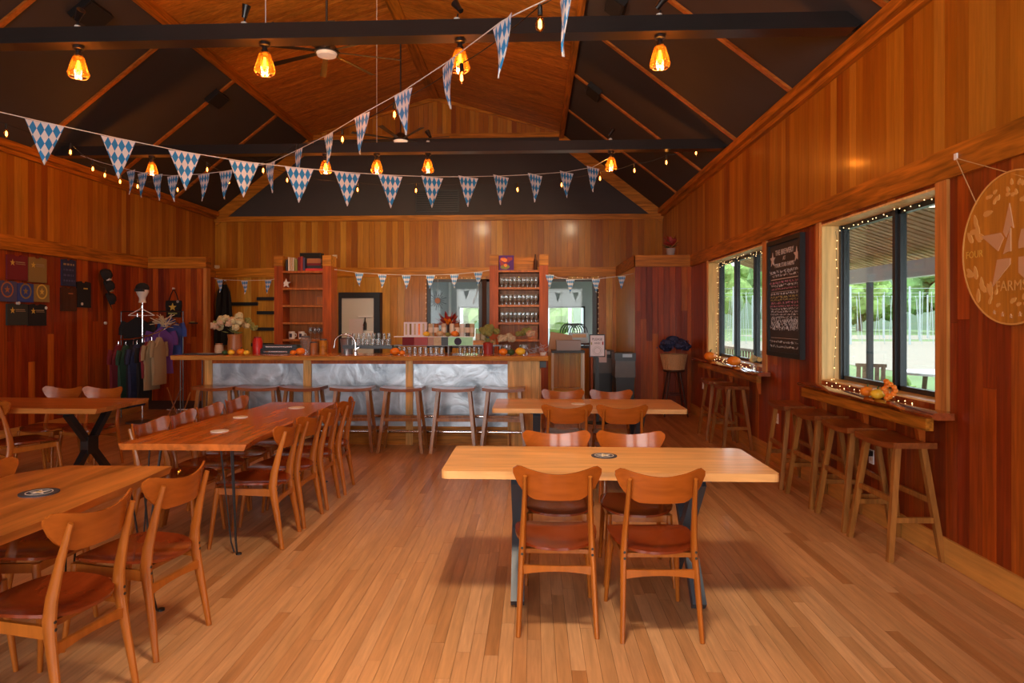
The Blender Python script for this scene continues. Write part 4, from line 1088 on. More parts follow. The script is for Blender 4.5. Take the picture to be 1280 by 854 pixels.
t = thing('speaker_box', 'black box lying on top of the book stack above the left bar shelves', 'box', (-3.86, 11.6, z)); MB().box(-.17, .19, 0, .2, 0, .10).build('box_body', 'black_plastic', t); MB().box(-.16, .18, -.003, .0, .008, .092).build('front_grille', 'speaker_grille', t)
# things on the shelves
t = thing('star_ornament', 'small pale star ornament on the second shelf of the left bar unit', 'ornament', (-4.25, 11.55, 2.1505)); MB().prism([(a, b_+.075) for a, b_ in star(.085)], -.01, .01).build('star_body', 'skin_white', t)
t = thing('framed_card', 'brown framed card on the third shelf of the left bar unit', 'frame', (-3.70, 11.7, 1.8555)); MB().box(-.08, .08, 0, .012, 0, .16).build('frame', 'amber_brown', t); MB().box(-.065, .065, -.002, .0, .015, .145).build('card', 'shelf_fir', t)
for i, x in enumerate((-4.17, -4.0)):
    t = thing('white_mug', 'white mug with a dark print on the lower left bar shelf, '+('left' if i == 0 else 'right')+' of two', 'mug', (x, 11.6, 1.2705))
    MB().lathe([(.0001, 0), (.05, 0), (.053, .13), (.046, .13), (.044, .01), (.0001, .01)], n=18).build('mug_body', 'skin_white', t, True)
    MB().sweep([(.05, 0, .10), (.08, 0, .085), (.08, 0, .05), (.05, 0, .03)], .008, 6).build('handle', 'skin_white', t, True)
    MB().box(-.022, .022, -.0565, -.049, .03, .095).build('print', 'ink', t)
def glass_mesh(kind):
    if kind == 'tulip': prof = [(.0001, 0), (.034, .0), (.034, .004), (.008, .012), (.008, .035), (.030, .06), (.038, .10), (.033, .155), (.031, .155), (.036, .10), (.027, .065), (.0001, .045)]
    elif kind == 'pint': prof = [(.0001, 0), (.030, .0), (.042, .145), (.040, .145), (.028, .008), (.0001, .008)]
    elif kind == 'wine': prof = [(.0001, 0), (.035, 0), (.035, .003), (.005, .01), (.005, .08), (.034, .115), (.038, .15), (.030, .20), (.028, .20), (.036, .15), (.0001, .09)]
    else: prof = [(.0001, 0), (.026, .0), (.030, .09), (.028, .09), (.024, .006), (.0001, .006)]
    me = MB().lathe(prof, n=12).mesh('glass_'+kind, 'clear_glass', True); fixn(me); return me
GM = {k: glass_mesh(k) for k in ('tulip', 'pint', 'wine', 'small')}
def glass(kind, x, y, z, label, group, name='beer_glass', sc=1.0):
    o = link(name, GM[kind]); o.location = (x, y, z); o.scale = (sc, sc, sc); tag(o, label, 'glass', group); return o
for z, nm in ((2.1505, 'top'), (1.8555, 'second'), (1.5605, 'third')):
    for k in range(9):
        for r_ in range(2): glass('tulip', -.54+.0725*k, 11.58+.11*r_, z, 'clear tulip glass, %s from left, %s rank, %s shelf of right bar unit' % (ORD[k], ('front', 'rear')[r_], nm), 'tulip glasses, %s shelf' % nm, 'tulip_glass', 1.15)
for k in range(4): glass('wine', -3.84+.075*k, 11.6, 1.2705, 'clear stemmed wine glass on the lower left-unit shelf, %s from the left' % ORD[k], 'wine glasses on the left bar unit', 'wine_glass')
t = thing('wooden_block', 'square orange-brown wooden box on the fourth right bar shelf', 'box', (-.01, 11.6, 1.2705)); MB().box(-.08, .08, 0, .16, 0, .24).build('box_body', 'trim_x', t); MB().box(-.06, .06, -.004, 0, .02, .22).build('front_inset', 'shelf_fir', t)
# picture and bottle on top of the right unit
t = thing('floral_picture', 'small canvas of bright red and purple flowers on top of the right bar shelves', 'picture', (-.46, 11.53, 2.4405))
MB().box(-.125, .125, 0, .02, 0, .25).build('canvas', 'purple', t)
q = random.Random(5)
for mt, n_ in (('crimson', 9), ('orange', 4), ('olive', 5)):
    mb = MB()
    for k in range(n_):
        cx_, cz_ = q.uniform(-.09, .09), (q.uniform(.02, .07) if mt == 'olive' else q.uniform(.06, .2)); r_ = q.uniform(.018, .042)
        mb.prism([(cx_+r_*math.cos(2*PI*j/9)*q.uniform(.8, 1.2), min(.245, max(.005, cz_+r_*math.sin(2*PI*j/9)))) for j in range(9)], -.003-k*.0002-(0.002 if mt == 'orange' else 0), .001)
    mb.build('painted_flower', mt, t, fix=False)
tag(MB().lathe([(.0001, 0), (.033, 0), (.035, .15), (.014, .20), (.013, .27), (.0001, .27)], (.03, 11.56, 2.4405), 14).build('beer_bottle', 'stool_dark', None, True), 'small brown bottle standing on top of the right bar shelves', 'bottle')
# glass rack in the middle, behind the counter ------------------------------------
rk = thing('display_rack', 'low steel display rack on the bar with a crimson, black and mint front strip', 'rack', (0, 0, 0))
MB().box(-1.86, -.42, 9.0, 9.20, 1.252, 1.268).build('shelf_plate', 'steel_panel_base', rk)
for x in (-1.84, -1.13, -.44): MB().box(x-.008, x+.008, 9.01, 9.19, BT, 1.252).build('upright', 'steel_panel_base', rk)
for a, b_, mt in ((-1.74, -1.58, 'maroon'), (-1.58, -1.40, 'crimson'), (-1.40, -1.32, 'amber_brown'), (-1.32, -1.22, 'tan'), (-1.22, -1.13, 'black_plastic'), (-1.13, -.80, 'mint')):
    MB().box(a, b_-.003, 8.985, 8.999, 1.262, 1.372).build('front_tile', mt, rk)
MB().prism([(-1.0+.05*math.cos(2*PI*k/10), 1.315+.052*math.sin(2*PI*k/10)) for k in range(10)], 8.980, 8.986).build('hop_print', 'ink', rk)
MB().box(-1.86, -.80, 9.0, 9.18, 1.372, 1.380).build('top_plate', 'white_paint', rk)
MB().box(-.80, -.50, 8.99, 9.0, 1.27, 1.33).build('wood_strip', 'trim_x', rk)
dk = thing('drip_tray', 'dark steel strip with taps holding upturned glasses left of the display rack', 'tray', (0, 0, 0))
MB().box(-2.55, -1.88, 9.0, 9.20, 1.215, 1.262).build('tray_body', 'frame_black', dk)
for x in (-2.53, -1.90): MB().box(x-.008, x+.008, 9.02, 9.18, BT, 1.215).build('upright', 'frame_black', dk)
for k in range(9):
    for r_ in range(2):
        glass('small', -2.49+.068*k, 9.05+.10*r_, 1.263, 'small clear glass on the dark steel strip, %s rank, %s from the left' % (('front', 'rear')[r_], ORD[k]), 'small glasses on the dark strip', 'tasting_glass', .9)
        if r_ == 0: glass('small', -2.49+.068*k, 9.10, 1.346, 'small clear glass stacked on top over the dark strip, %s from the left' % ORD[k], 'stacked small glasses on the dark strip', 'tasting_glass', .82)
for k in range(9): glass('small', -1.80+.072*k, 9.06, BT, 'small clear glass on the bar under the display rack, %s from the left' % ORD[k], 'glasses under the display rack', 'tasting_glass', .95)
for k in range(8): glass('pint', -.98+.062*k, 9.06 if k > 4 else 9.10, BT, 'clear pint glass on the bar under the right end of the rack, %s from left' % ORD[k], 'pint glasses on the bar', 'pint_glass', .68)
# things on the display rack
zt = 1.3805
def can(x, mat, label, h=.17, r_=.034, band='cream'):
    t = thing('drink_can', label, 'can', (x, 9.08, zt)); MB().lathe([(.0001, 0), (r_*.85, 0), (r_, .012), (r_, h-.015), (r_*.8, h), (.0001, h)], n=14).build('can_body', mat, t, True)
    MB().lathe([(r_+.0006, h*.3), (r_+.0006, h*.7)], n=14).build('label_band', band, t, True)
t = thing('paper_carton', 'white printed carton of cans at the left of the display rack', 'carton', (-1.58, 9.06, zt)); MB().box(-.155, .155, 0, .08, 0, .19).build('carton_body', 'paper', t)
for k in range(5): MB().box(-.135+.058*k, -.11+.058*k, -.003, 0, .02, .17).build('printed_stripe', ('tan', 'mustard_cloth', 'tan', 'orange', 'tan')[k], t)
for x, mt, lb in ((-1.375, 'tan', 'tan can, first after the white carton on the rack'), (-1.30, 'amber_brown', 'brown can with a cream band, second after the carton'), (-1.20, 'petal_pink', 'pinkish can beside the red leaves on the rack'), (-1.09, 'cream', 'cream can behind the small orange gourd'), (-1.02, 'amber_brown', 'brown can right of the orange gourd'), (-.95, 'skin_white', 'white can in the right half of the rack'), (-.88, 'bag_grey', 'grey can in the right half of the rack'), (-.82, 'tan', 'tan can near the right end of the rack')): can(x, mt, lb)
for k, (x, mt, lb) in enumerate(((-.74, 'mint', 'pale green can on the wood strip right of the rack'), (-.67, 'cream', 'cream can on the wood strip, last at the right'))):
    t = thing('drink_can', lb, 'can', (x, 9.06, 1.269)); MB().lathe([(.0001, 0), (.03, 0), (.033, .012), (.033, .20), (.026, .215), (.0001, .215)], n=14).build('can_body', mt, t, True); MB().lathe([(.0336, .06), (.0336, .15)], n=14).build('label_band', 'tan', t, True)
def gourd(name, x, y, z, r_, mat, label, lob=8, sq=.75, stem='dark_green'):
    t = thing(name, label, 'gourd' if name == 'gourd' else 'pumpkin', (x, y, z))
    mb = MB(); n = 24; prof = [(max(1e-4, math.sin(PI*i/8)), 1-math.cos(PI*i/8)) for i in range(9)]
    for rr_, zz in prof:
        for k in range(n):
            a = 2*PI*k/n; f = r_*rr_*(1+.09*abs(math.sin(a*lob/2))-.05); mb.v.append((f*math.cos(a), f*math.sin(a), r_*sq*zz))
    for i in range(8):
        for k in range(n): mb.f.append((i*n+k, i*n+(k+1) % n, (i+1)*n+(k+1) % n, (i+1)*n+k))
    mb.build('rind', mat, t, True); MB().sweep([(0, 0, 2*r_*sq-.01), (r_*.12, 0, 2*r_*sq+r_*.3), (r_*.3, 0, 2*r_*sq+r_*.4)], [r_*.14, r_*.1, r_*.08], 6).build('stem', stem, t, True)
    return t
gourd('gourd', -1.42, 8.99, zt, .045, 'yellow', 'small yellow gourd on the display rack by the carton')
gourd('gourd', -1.24, 8.985, zt, .05, 'tan', 'small pale gourd on the rack, between the yellow and orange ones')
gourd('gourd', -1.13, 8.97, zt, .036, 'olive', 'small green gourd on the rack')
gourd('pumpkin', -1.04, 8.97, zt, .05, 'orange', 'small orange pumpkin on top of the display rack')
def flowers(t, n, r_, z0, z1, mats, size, seed, name='blossom', droop=.5, sx=1.0):
    q = random.Random(seed)
    for k in range(n):
        a = q.uniform(0, 2*PI); rad = r_*math.sqrt(q.random()); z_ = z0+(z1-z0)*(1-(rad/r_)**2*droop)*q.uniform(.7, 1); mb = MB(); s = size*q.uniform(.8, 1.2)
        c = (rad*math.cos(a)*sx, rad*math.sin(a)*.6, z_); b0 = len(mb.v); mb.ball(c, s, 9, 6, .8)
        for j in range(b0, len(mb.v)): mb.v[j] = tuple(v_+q.uniform(-.18, .18)*s for v_ in mb.v[j])
        for j in range(7):
            aa = q.uniform(0, 2*PI); bb_ = q.uniform(-1, 1); mb.ball((c[0]+s*.8*math.cos(aa), c[1]-abs(s*.7*math.sin(aa)), c[2]+s*.6*bb_), s*.34, 6, 4)
        mb.build(name, mats[k % len(mats)], t, fix=False)
def leafspray(t, n, r_, z, mat, seed, ln=.12, name='leaves'):
    q = random.Random(seed); mb = MB()
    for k in range(n):
        a = q.uniform(0, 2*PI); el = q.uniform(.1, 1.3); d = Vector((math.cos(a)*math.cos(el), math.sin(a)*math.cos(el)*.6, math.sin(el)))
        p = Vector((0, 0, z))+d*r_*q.uniform(.2, 1); sd = d.cross(Vector((0, 0, 1))).normalized()*ln*.28; tip = p+d*ln
        mid = p+d*ln*.5; up = Vector((0, 0, .006))
        mb.quadbox([p, mid-sd, tip, mid+sd, p+up, mid-sd+up, tip+up*.4, mid+sd+up])
    o = mb.build(name, mat, t, fix=False); o['kind'] = 'stuff'; return o
# vases and flowers
v = thing('hydrangea_vase', 'dark glass vase of cream and pink hydrangeas at the left end of the bar', 'vase', (-3.95, 8.86, BT))
MB().lathe([(.0001, 0), (.08, 0), (.095, .10), (.085, .20), (.095, .26), (.085, .26), (.075, .2), (.085, .1), (.0001, .02)], n=20).build('vase_body', 'amber_brown', v, True)
flowers(v, 34, .28, .24, .52, ['petal_cream', 'petal_cream', 'petal_pink', 'petal_cream', 'olive'], .046, 3, sx=1.0); leafspray(v, 16, .1, .26, 'olive', 4, .10)
v = thing('glass_jar', 'small white-and-brown patterned jar beside the hydrangea vase', 'jar', (-4.17, 8.88, BT)); MB().lathe([(.0001, 0), (.055, 0), (.06, .06), (.05, .12), (.0001, .12)], n=16).build('jar_body', 'petal_pink', v, True); MB().lathe([(.045, .12), (.045, .14), (.0001, .14)], n=16).build('lid', 'amber_brown', v, True)
t = thing('red_lantern', 'bright red container on the bar right of the hydrangea vase', 'container', (-3.70, 9.0, BT)); MB().lathe([(.0001, 0), (.065, 0), (.065, .17), (.045, .21), (.0001, .22)], n=16).build('container_body', 'red', t, True); MB().lathe([(.047, .205), (.047, .225), (.0001, .225)], n=14).build('lid', 'crimson', t, True)
gourd('gourd', -3.90, 8.64, BT, .045, 'yellow', 'yellow gourd at the foot of the hydrangea vase'); gourd('gourd', -3.99, 8.66, BT, .038, 'dark_green', 'green gourd at the foot of the hydrangea vase')
gourd('pumpkin', -3.78, 8.66, BT, .052, 'orange', 'small orange pumpkin right of the hydrangea vase'); gourd('pumpkin', -3.69, 8.62, BT, .04, 'yellow', 'small yellow pumpkin at the foot of the red container')
gourd('pumpkin', -3.02, 8.72, BT, .06, 'orange', 'orange pumpkin on the bar in front of the left shelf unit'); gourd('pumpkin', -3.11, 8.70, BT, .04, 'orange', 'smaller orange pumpkin left of another in front of the left shelf unit')
gourd('pumpkin', -1.79, 8.74, BT, .062, 'orange', 'orange pumpkin on the bar right of the tap'); gourd('pumpkin', -1.69, 8.70, BT, .040, 'orange', 'smaller orange pumpkin touching the one right of the tap')
gourd('pumpkin', -.39, 8.74, BT, .058, 'orange', 'orange pumpkin near the right end of the bar'); gourd('gourd', -.29, 8.76, BT, .05, 'dark_green', 'dark green gourd near the right end of the bar'); gourd('gourd', -.17, 8.74, BT, .065, 'yellow', 'yellow gourd near the right end of the bar')
t = thing('leaf_bouquet', 'dark red autumn leaves in a pot behind the display rack', 'bouquet', (-1.17, 9.35, 1.09)); MB().lathe([(.0001, .06), (.05, .06), (.06, .22), (.0001, .22)], n=14).build('pot', 'stool_dark', t, True)
leafspray(t, 60, .13, .42, 'crimson', 8, .11); leafspray(t, 16, .13, .42, 'orange', 9, .10, 'orange_leaves'); MB().sweep([(0, 0, .2), (0, 0, .45)], .02, 6).build('stems', 'stool_dark', t)
v = thing('dried_flower_vase', 'jar of olive dried hydrangeas left of the right shelf unit', 'vase', (-.60, 8.98, BT)); MB().lathe([(.0001, 0), (.06, 0), (.065, .14), (.05, .16), (.0001, .16)], n=16).build('vase_body', 'crimson', v, True); flowers(v, 10, .13, .24, .36, ['olive'], .055, 7, sx=.9); leafspray(v, 10, .06, .14, 'olive', 9, .09)
v = thing('dried_flower_vase', 'jar of tan dried flower heads in front of the right shelf unit', 'vase', (-.36, 9.02, BT)); MB().lathe([(.0001, 0), (.055, 0), (.06, .12), (.0001, .13)], n=16).build('vase_body', 'clear_glass', v, True); flowers(v, 6, .09, .15, .26, ['tan'], .055, 17, sx=.9)
v = thing('dried_flower_vase', 'jar of green and pinkish dried flowers, rightmost in front of the right shelf unit', 'vase', (-.13, 9.04, BT)); MB().lathe([(.0001, 0), (.055, 0), (.06, .12), (.0001, .13)], n=16).build('vase_body', 'clear_glass', v, True); flowers(v, 8, .13, .16, .33, ['olive', 'petal_pink', 'olive'], .045, 27, sx=1.1)
t = thing('twig_bundle', 'tangle of bare twigs and wire on the bar under the right shelf unit', 'twigs', (.04, 8.95, BT)); mb = MB(); q = random.Random(12)
for k in range(22): a = Vector((q.uniform(-.12, .12), q.uniform(-.04, .04), q.uniform(.01, .06))); mb.sweep([a, a+Vector((q.uniform(-.06, .06), 0, q.uniform(0, .06))), a+Vector((q.uniform(-.1, .1), 0, q.uniform(0, .10)))], .0035, 5)
mb.build('twigs', 'grey_box', t, fix=False)
# sink tap, bucket, jars
t = thing('bar_tap', 'tall arched chrome tap behind the bar top', 'tap', (-2.50, 8.95, BT))
pts = [(.14, 0, 0), (.14, 0, .14)]+[(.0+.14*math.cos(PI*k/10), 0, .14+.12*math.sin(PI*k/10)) for k in range(1, 10)]+[(-.14, 0, .12), (-.15, 0, .08)]
MB().sweep(pts, .012, 10).build('spout', 'chrome', t, True); MB().lathe([(.025, 0), (.025, .03), (.014, .04), (.014, .05)], (.14, 0, 0), 12).build('tap_base', 'chrome', t, True); MB().bar((.14, 0, .06), (.19, 0, .09), .012, .012).build('lever', 'chrome', t)
t = thing('steel_bucket', 'polished steel ice bucket standing behind the arched tap', 'bucket', (-2.52, 9.12, BT)); MB().lathe([(.0001, 0), (.075, 0), (.09, .19), (.094, .195), (.085, .195), (.07, .01), (.0001, .01)], n=22).build('bucket_body', 'brushed_steel', t, True); MB().lathe([(.086, .196), (.086, .205), (.0001, .21)], n=22).build('dark_lid', 'stool_dark', t, True)
for k, (x, h, r_, mt, lb) in enumerate(((-3.04, .24, .07, 'clear_glass', 'large lidded glass jar on the bar left of the tap'), (-2.93, .16, .05, 'amber_brown', 'brown jar on the bar between the glass jar and the tap'), (-2.80, .20, .055, 'trim_x', 'wooden canister on the bar left of the tap'))):
    t = thing('storage_jar', lb, 'jar', (x, 8.98, BT)); MB().lathe([(.0001, 0), (r_, 0), (r_, h*.82), (r_*.8, h*.9), (.0001, h*.9)], n=18).build('jar_body', mt, t, True); MB().lathe([(r_*.82, h*.9), (r_*.82, h), (.0001, h)], n=18).build('lid', 'bag_grey', t, True)
t = thing('record_player', 'flat black stereo box with papers behind the left part of the bar', 'stereo', (-3.38, 9.06, BT)); MB().box(-.27, .25, -.1, .12, 0, .07).build('box_body', 'black_plastic', t); MB().box(-.24, .22, -.09, .1, .072, .12).build('upper_box', 'frame_black', t); MB().box(-.22, .1, -.105, -.101, .02, .035).build('silver_strip', 'chrome', t); MB().box(-.20, .16, -.094, -.091, .085, .1).build('silver_strip', 'chrome', t)
t = thing('flat_tray', 'thin black tray with papers at the far left end of the bar top', 'tray', (-4.28, 8.78, BT)); MB().box(-.28, .18, -.12, .14, 0, .012).build('tray_body', 'black_plastic', t); MB().box(-.1, .1, -.08, .06, .012, .016).build('papers', 'grey_box', t)
t = thing('white_dish', 'small white dish on the right corner of the bar top', 'dish', (.12, 8.75, BT)); MB().lathe([(.0001, 0), (.03, 0), (.045, .035), (.04, .035), (.026, .006), (.0001, .006)], n=16).build('dish_body', 'skin_white', t, True)
# magnetic strips and apron on the alcove wall
for i, (x0, x1, z, lb) in enumerate(((-5.86+.0, -5.86+.0, 0, ''),)): pass
for i, (pa, pb_, py, lb) in enumerate(((288, 322, 380, 'black wall rail, single one at the left behind the bar'), (321, 345, 373.5, 'black wall rail, top one of four beside the left shelves'), (321, 345, 391, 'black wall rail, second of four beside the left shelves'), (319, 345, 411.5, 'black wall rail, third of four beside the left shelves'), (314, 345, 431, 'black wall rail, lowest of four beside the left shelves'))):
    a, b_ = at(pa, py, YB-.05), at(pb_, py, YB-.05); t = thing('wall_rail', lb, 'rail', ((a.x+b_.x)/2, YB, a.z)); w = (b_.x-a.x)/2
    MB().box(-w, w, -.06, -.012, -.035, .035).build('rail_bar', 'black_plastic', t)
    for s in (-.8, .8): MB().box(s*w-.02, s*w+.02, -.012, -.0005, -.02, .02).build('wall_bracket', 'black_plastic', t)
a = at(281, 375, YB-.06); t = thing('hanging_apron', 'long black apron hanging on the wall at the left of the bar alcove', 'apron', (a.x, YB-.06, 0))
fr_, bk_ = [], []
for j in range(9):
    z_ = 2.36-1.3*j/8; w = (.06, .13, .15, .16, .17, .19, .20, .21, .21)[j]
    fr_.append([(w*u, -.05-.025*math.cos(u*7+j*.3), z_) for u in (-1, -.75, -.5, -.25, 0, .25, .5, .75, 1)]); bk_.append([(w*u, -.01-.015*math.cos(u*7+j*.3), z_) for u in (-1, -.75, -.5, -.25, 0, .25, .5, .75, 1)])
MB().sheet(fr_, bk_).build('apron_cloth', 'black_cloth', t, True); MB().sweep([(-.05, -.03, 2.34), (0, .03, 2.46), (.05, -.03, 2.34)], .008, 6).build('neck_strap', 'black_cloth', t)
MB().box(-.012, .012, -.0, .06, 2.44, 2.47).build('hook', 'white_paint', t)
# small fixtures on the planks
for px, py, lb, nm in ((486, 321, 'small cream sensor on the wall right of the left shelf unit', 's'), (272, 334, 'small pale sensor on the wall at the left of the alcove', 't')):
    p_ = at(px if nm == 't' else 419, py, YB-.0); tag(MB().box(p_.x-.045, p_.x+.045, YB-.05, YB-.0305 if False else YB-.0005, p_.z-.035, p_.z+.035).build('wall_sensor', 'cream'), lb, 'sensor')
# sunburst ornament hanging in the bar window
c0 = at(547, 376, YB-.10); t = thing('sunburst_ornament', 'spiky sunburst ornament hanging in the window behind the bar', 'ornament', c0)
MB().lathe([(.0001, -.012), (.06, -.012), (.06, .012), (.0001, .012)], n=18, axis='Y').build('hub', 'amber_brown', t, True)
for k in range(18):
    a = 2*PI*k/18; l_ = .20 if k % 2 else .14; MB().bar((.055*math.cos(a), 0, .055*math.sin(a)), (l_*math.cos(a), 0, l_*math.sin(a)), .012, .008, (0, 1, 0)).build('ray', 'leg_steel', t)
MB().sweep([(0, 0, .19), (0, .04, 2.47-c0.z)], .002, 4).build('hanging_thread', 'white_cord', t)
tag(MB().bar(at(591, 380, YB-.08), at(601, 352, YB-.08), .03, .008).build('feather_ornament', 'grey_box'), 'slim feather-like ornament hanging in the window behind the bar', 'ornament')

# ------------------------------------------------------------------ service corner right of the bar
ct = thing('tray_cart', 'cream-framed service cart with a yellow tray right of the bar', 'cart', (0, 0, 0))
a, b_ = at(691, 450, 11.0), at(731, 490, 11.0)
x0, x1 = a.x+.0, b_.x-.02
for x in (x0, x1):
    for y in (11.0, 11.45): MB().box(x-.014, x+.014, y-.014, y+.014, .09, 1.07).build('upright', 'cream', ct)
for z, mt, nm in ((.43, 'tray_yellow', 'lower_tray'), (1.07, 'black_plastic', 'upper_tray')): MB().box(x0-.02, x1+.02, 10.97, 11.48, z, z+.035).build(nm, mt, ct)
k = x0+.02
while k < x1-.02: piece('side_slat', 'alcove_fir', ct, k, min(k+.088, x1-.016), 11.42, 11.435, .48, 1.05); k += .092
for x in (x0, x1):
    for y in (11.0, 11.45): MB().lathe([(.0001, -.015), (.045, -.015), (.045, .015), (.0001, .015)], (x, y, .045), 14, axis='X').build('wheel', 'black_plastic', ct, True)
tag(MB().box(x0+.06, x1-.04, 11.02, 11.35, 1.107, 1.27).build('cardboard_box', 'grey_box'), 'grey-brown cardboard box on top of the service cart', 'box')
tag(MB().quadbox([(x0-.08, 11.5, 1.0), (x1-.1, 11.5, 1.0), (x1-.1, 11.7, 1.0), (x0-.08, 11.7, 1.0), (x0-.02, 11.5, 1.40), (x1-.16, 11.5, 1.34), (x1-.16, 11.7, 1.34), (x0-.02, 11.7, 1.40)]).build('brown_basket', 'cardboard'), 'brown box behind the service cart, below the window', 'box')
# register: monitor with coiled metal hoops on a side table
t = thing('side_table', 'small brown side table behind the sign stand, under the printer', 'table', (.83, 12.2, 0))
MB().box(-.2, .22, -.2, .2, 1.16, 1.19).build('table_top', 'stool_dark', t)
for sx in (-.17, .19):
    for sy_ in (-.17, .17): MB().box(sx-.02, sx+.02, sy_-.02, sy_+.02, 0, 1.16).build('leg', 'shelf_red', t)
t = thing('counter_printer', 'pale blue-grey boxy machine with coiled clear hoses on the side table', 'machine', (.80, 12.15, 1.1905))
MB().box(-.17, .15, -.12, .15, 0, .18).build('machine_body', 'pale_blue', t); MB().box(-.12, .12, -.123, -.12, .10, .16).build('front_window', 'petal_pink', t)
for k in range(6): MB().sweep([((-.2+.045*k)+.13*math.cos(PI*j/12), 0.02*k-.05, .18+.16*math.sin(PI*j/12)) for j in range(13)], .010, 7).build('hose', 'leg_steel', t, True)
ss = thing('sign_stand', 'black floor stand holding a framed notice, right of the service cart', 'sign', (0, 0, 0))
a, b_ = at(737.5, 419, 10.6), at(755.5, 445.5, 10.6); xc = (a.x+b_.x)/2
MB().lathe([(.0001, 0), (.17, 0), (.17, .015), (.03, .025), (.0001, .025)], (xc-.0, 10.63, 0), 22).build('base', 'black_plastic', ss, True)
MB().box(xc-.028, xc+.028, 10.60, 10.66, .02, b_.z-.02).build('pole', 'black_plastic', ss)
MB().box(a.x-.012, b_.x+.012, 10.60, 10.615, b_.z-.012, a.z+.012).build('frame', 'black_plastic', ss); MB().box(a.x+.004, b_.x-.004, 10.594, 10.60, b_.z+.004, a.z-.004).build('notice_sheet', 'paper', ss)
RB = (PI/2, 0, 0)
h_ = a.z-b_.z
lettering('PLEASE', .052, 'ink', ss, (xc, 10.5925, a.z-.065), RB); lettering('AND', .042, 'ink', ss, (xc, 10.5925, a.z-.125), RB)
MB().box(b_.x-.035, b_.x-.015, 10.591, 10.594, a.z-.15, a.z-.10).build('printed_mark', 'crimson', ss); MB().box(a.x+.015, a.x+.03, 10.591, 10.594, a.z-.15, a.z-.11).build('printed_mark', 'olive', ss)
MB().lathe([(.045, 0), (.045, -.002), (.052, -.002), (.052, 0)], (xc, 10.594, b_.z+.085), 20, axis='Y').lathe([(.068, 0), (.068, -.002), (.072, -.002), (.072, 0)], (xc, 10.594, b_.z+.085), 20, axis='Y').build('printed_ring', 'grey_box', ss)
def bin_(xa, xb, y, label, bag):
    t = thing('trash_bin', label, 'bin', ((xa+xb)/2, y, 0)); w = (xb-xa)/2
    MB().quadbox([(-w*.86, -.2, 0), (w*.86, -.2, 0), (w*.86, .2, 0), (-w*.86, .2, 0), (-w, -.23, .80), (w, -.23, .80), (w, .23, .80), (-w, .23, .80)]).build('bin_body', 'black_plastic', t)
    MB().quadbox([(-w-.012, -.245, .66), (w+.012, -.245, .66), (w+.012, .245, .66), (-w-.012, .245, .66), (-w-.005, -.24, .93), (w+.005, -.24, .93), (w+.005, .24, .93), (-w-.005, .24, .93)]).build('bag_liner', bag, t)
    MB().box(-w-.015, w+.015, -.25, .25, .93, 1.06).build('lid', 'frame_black', t); MB().box(-w*.3, w*.7, -.256, -.25, .99, 1.045).build('lid_label', 'pale_blue', t)
a, b_ = at(768, 450, 11.4), at(791.5, 450, 11.4); bin_(a.x, b_.x-.0, 11.45, 'black trash bin with a pale-labelled lid at the edge of the right corner wall', 'bag_grey')
a, b_ = at(741, 450, 12.3), at(765, 450, 12.3); bin_(a.x, b_.x, 12.35, 'black trash bin with a draped grey bag behind the sign stand', 'bag_grey')
tag(MB().box(at(748, 450, 12.0).x, at(759, 450, 12.0).x, 12.08, 12.085, .85, 1.07).build('paper_notice', 'paper'), 'plain paper notice taped on the bin behind the sign stand', 'notice')
# plant on the right corner box
t = thing('potted_poinsettia', 'grey pot of dark red star-shaped flowers on the ledge of the right corner box', 'plant', (at(839, 320, 12.1).x, 12.15, ZB1+.0005))
MB().lathe([(.0001, 0), (.06, 0), (.085, .14), (.075, .14), (.0001, .12)], n=18).build('pot', 'grey_box', t, True)
leafspray(t, 26, .10, .16, 'crimson', 3, .15, 'petals'); leafspray(t, 10, .08, .14, 'dark_green', 5, .12)
# pumpkins and gourds on the window counters
gourd('pumpkin', 2.61, 5.47, 1.0005, .052, 'orange', 'orange pumpkin on the near window counter, left of the three'); gourd('gourd', 2.645, 5.38, 1.0005, .045, 'dark_green', 'dark green gourd on the near window counter between the pumpkins')
gourd('pumpkin', 2.605, 5.30, 1.0005, .050, 'yellow', 'golden pumpkin on the near window counter, right of the three')
t = thing('orange_wreath', 'small ring of orange flowers leaning on the near window counter', 'wreath', (2.62, 5.17, 1.001))
for k in range(16): MB().ball((0.02*math.sin(k), .062*math.cos(2*PI*k/16), .082+.062*math.sin(2*PI*k/16)), .02, 7, 5).build('blossom', 'orange', t, fix=False)
gourd('pumpkin', 2.60, 10.2, 1.0005, .085, 'orange', 'orange pumpkin on the far window counter, leftmost'); gourd('pumpkin', 2.60, 9.0, 1.0005, .085, 'orange', 'orange pumpkin on the far window counter, middle of the three')
v = thing('yellow_flower_jar', 'small jar of pale yellow flowers on the far window counter', 'vase', (2.60, 8.2, 1.0005)); MB().lathe([(.0001, 0), (.035, 0), (.04, .07), (.0001, .07)], n=14).build('jar_body', 'clear_glass', v, True); flowers(v, 9, .08, .09, .17, ['petal_yellow', 'petal_cream'], .028, 4)
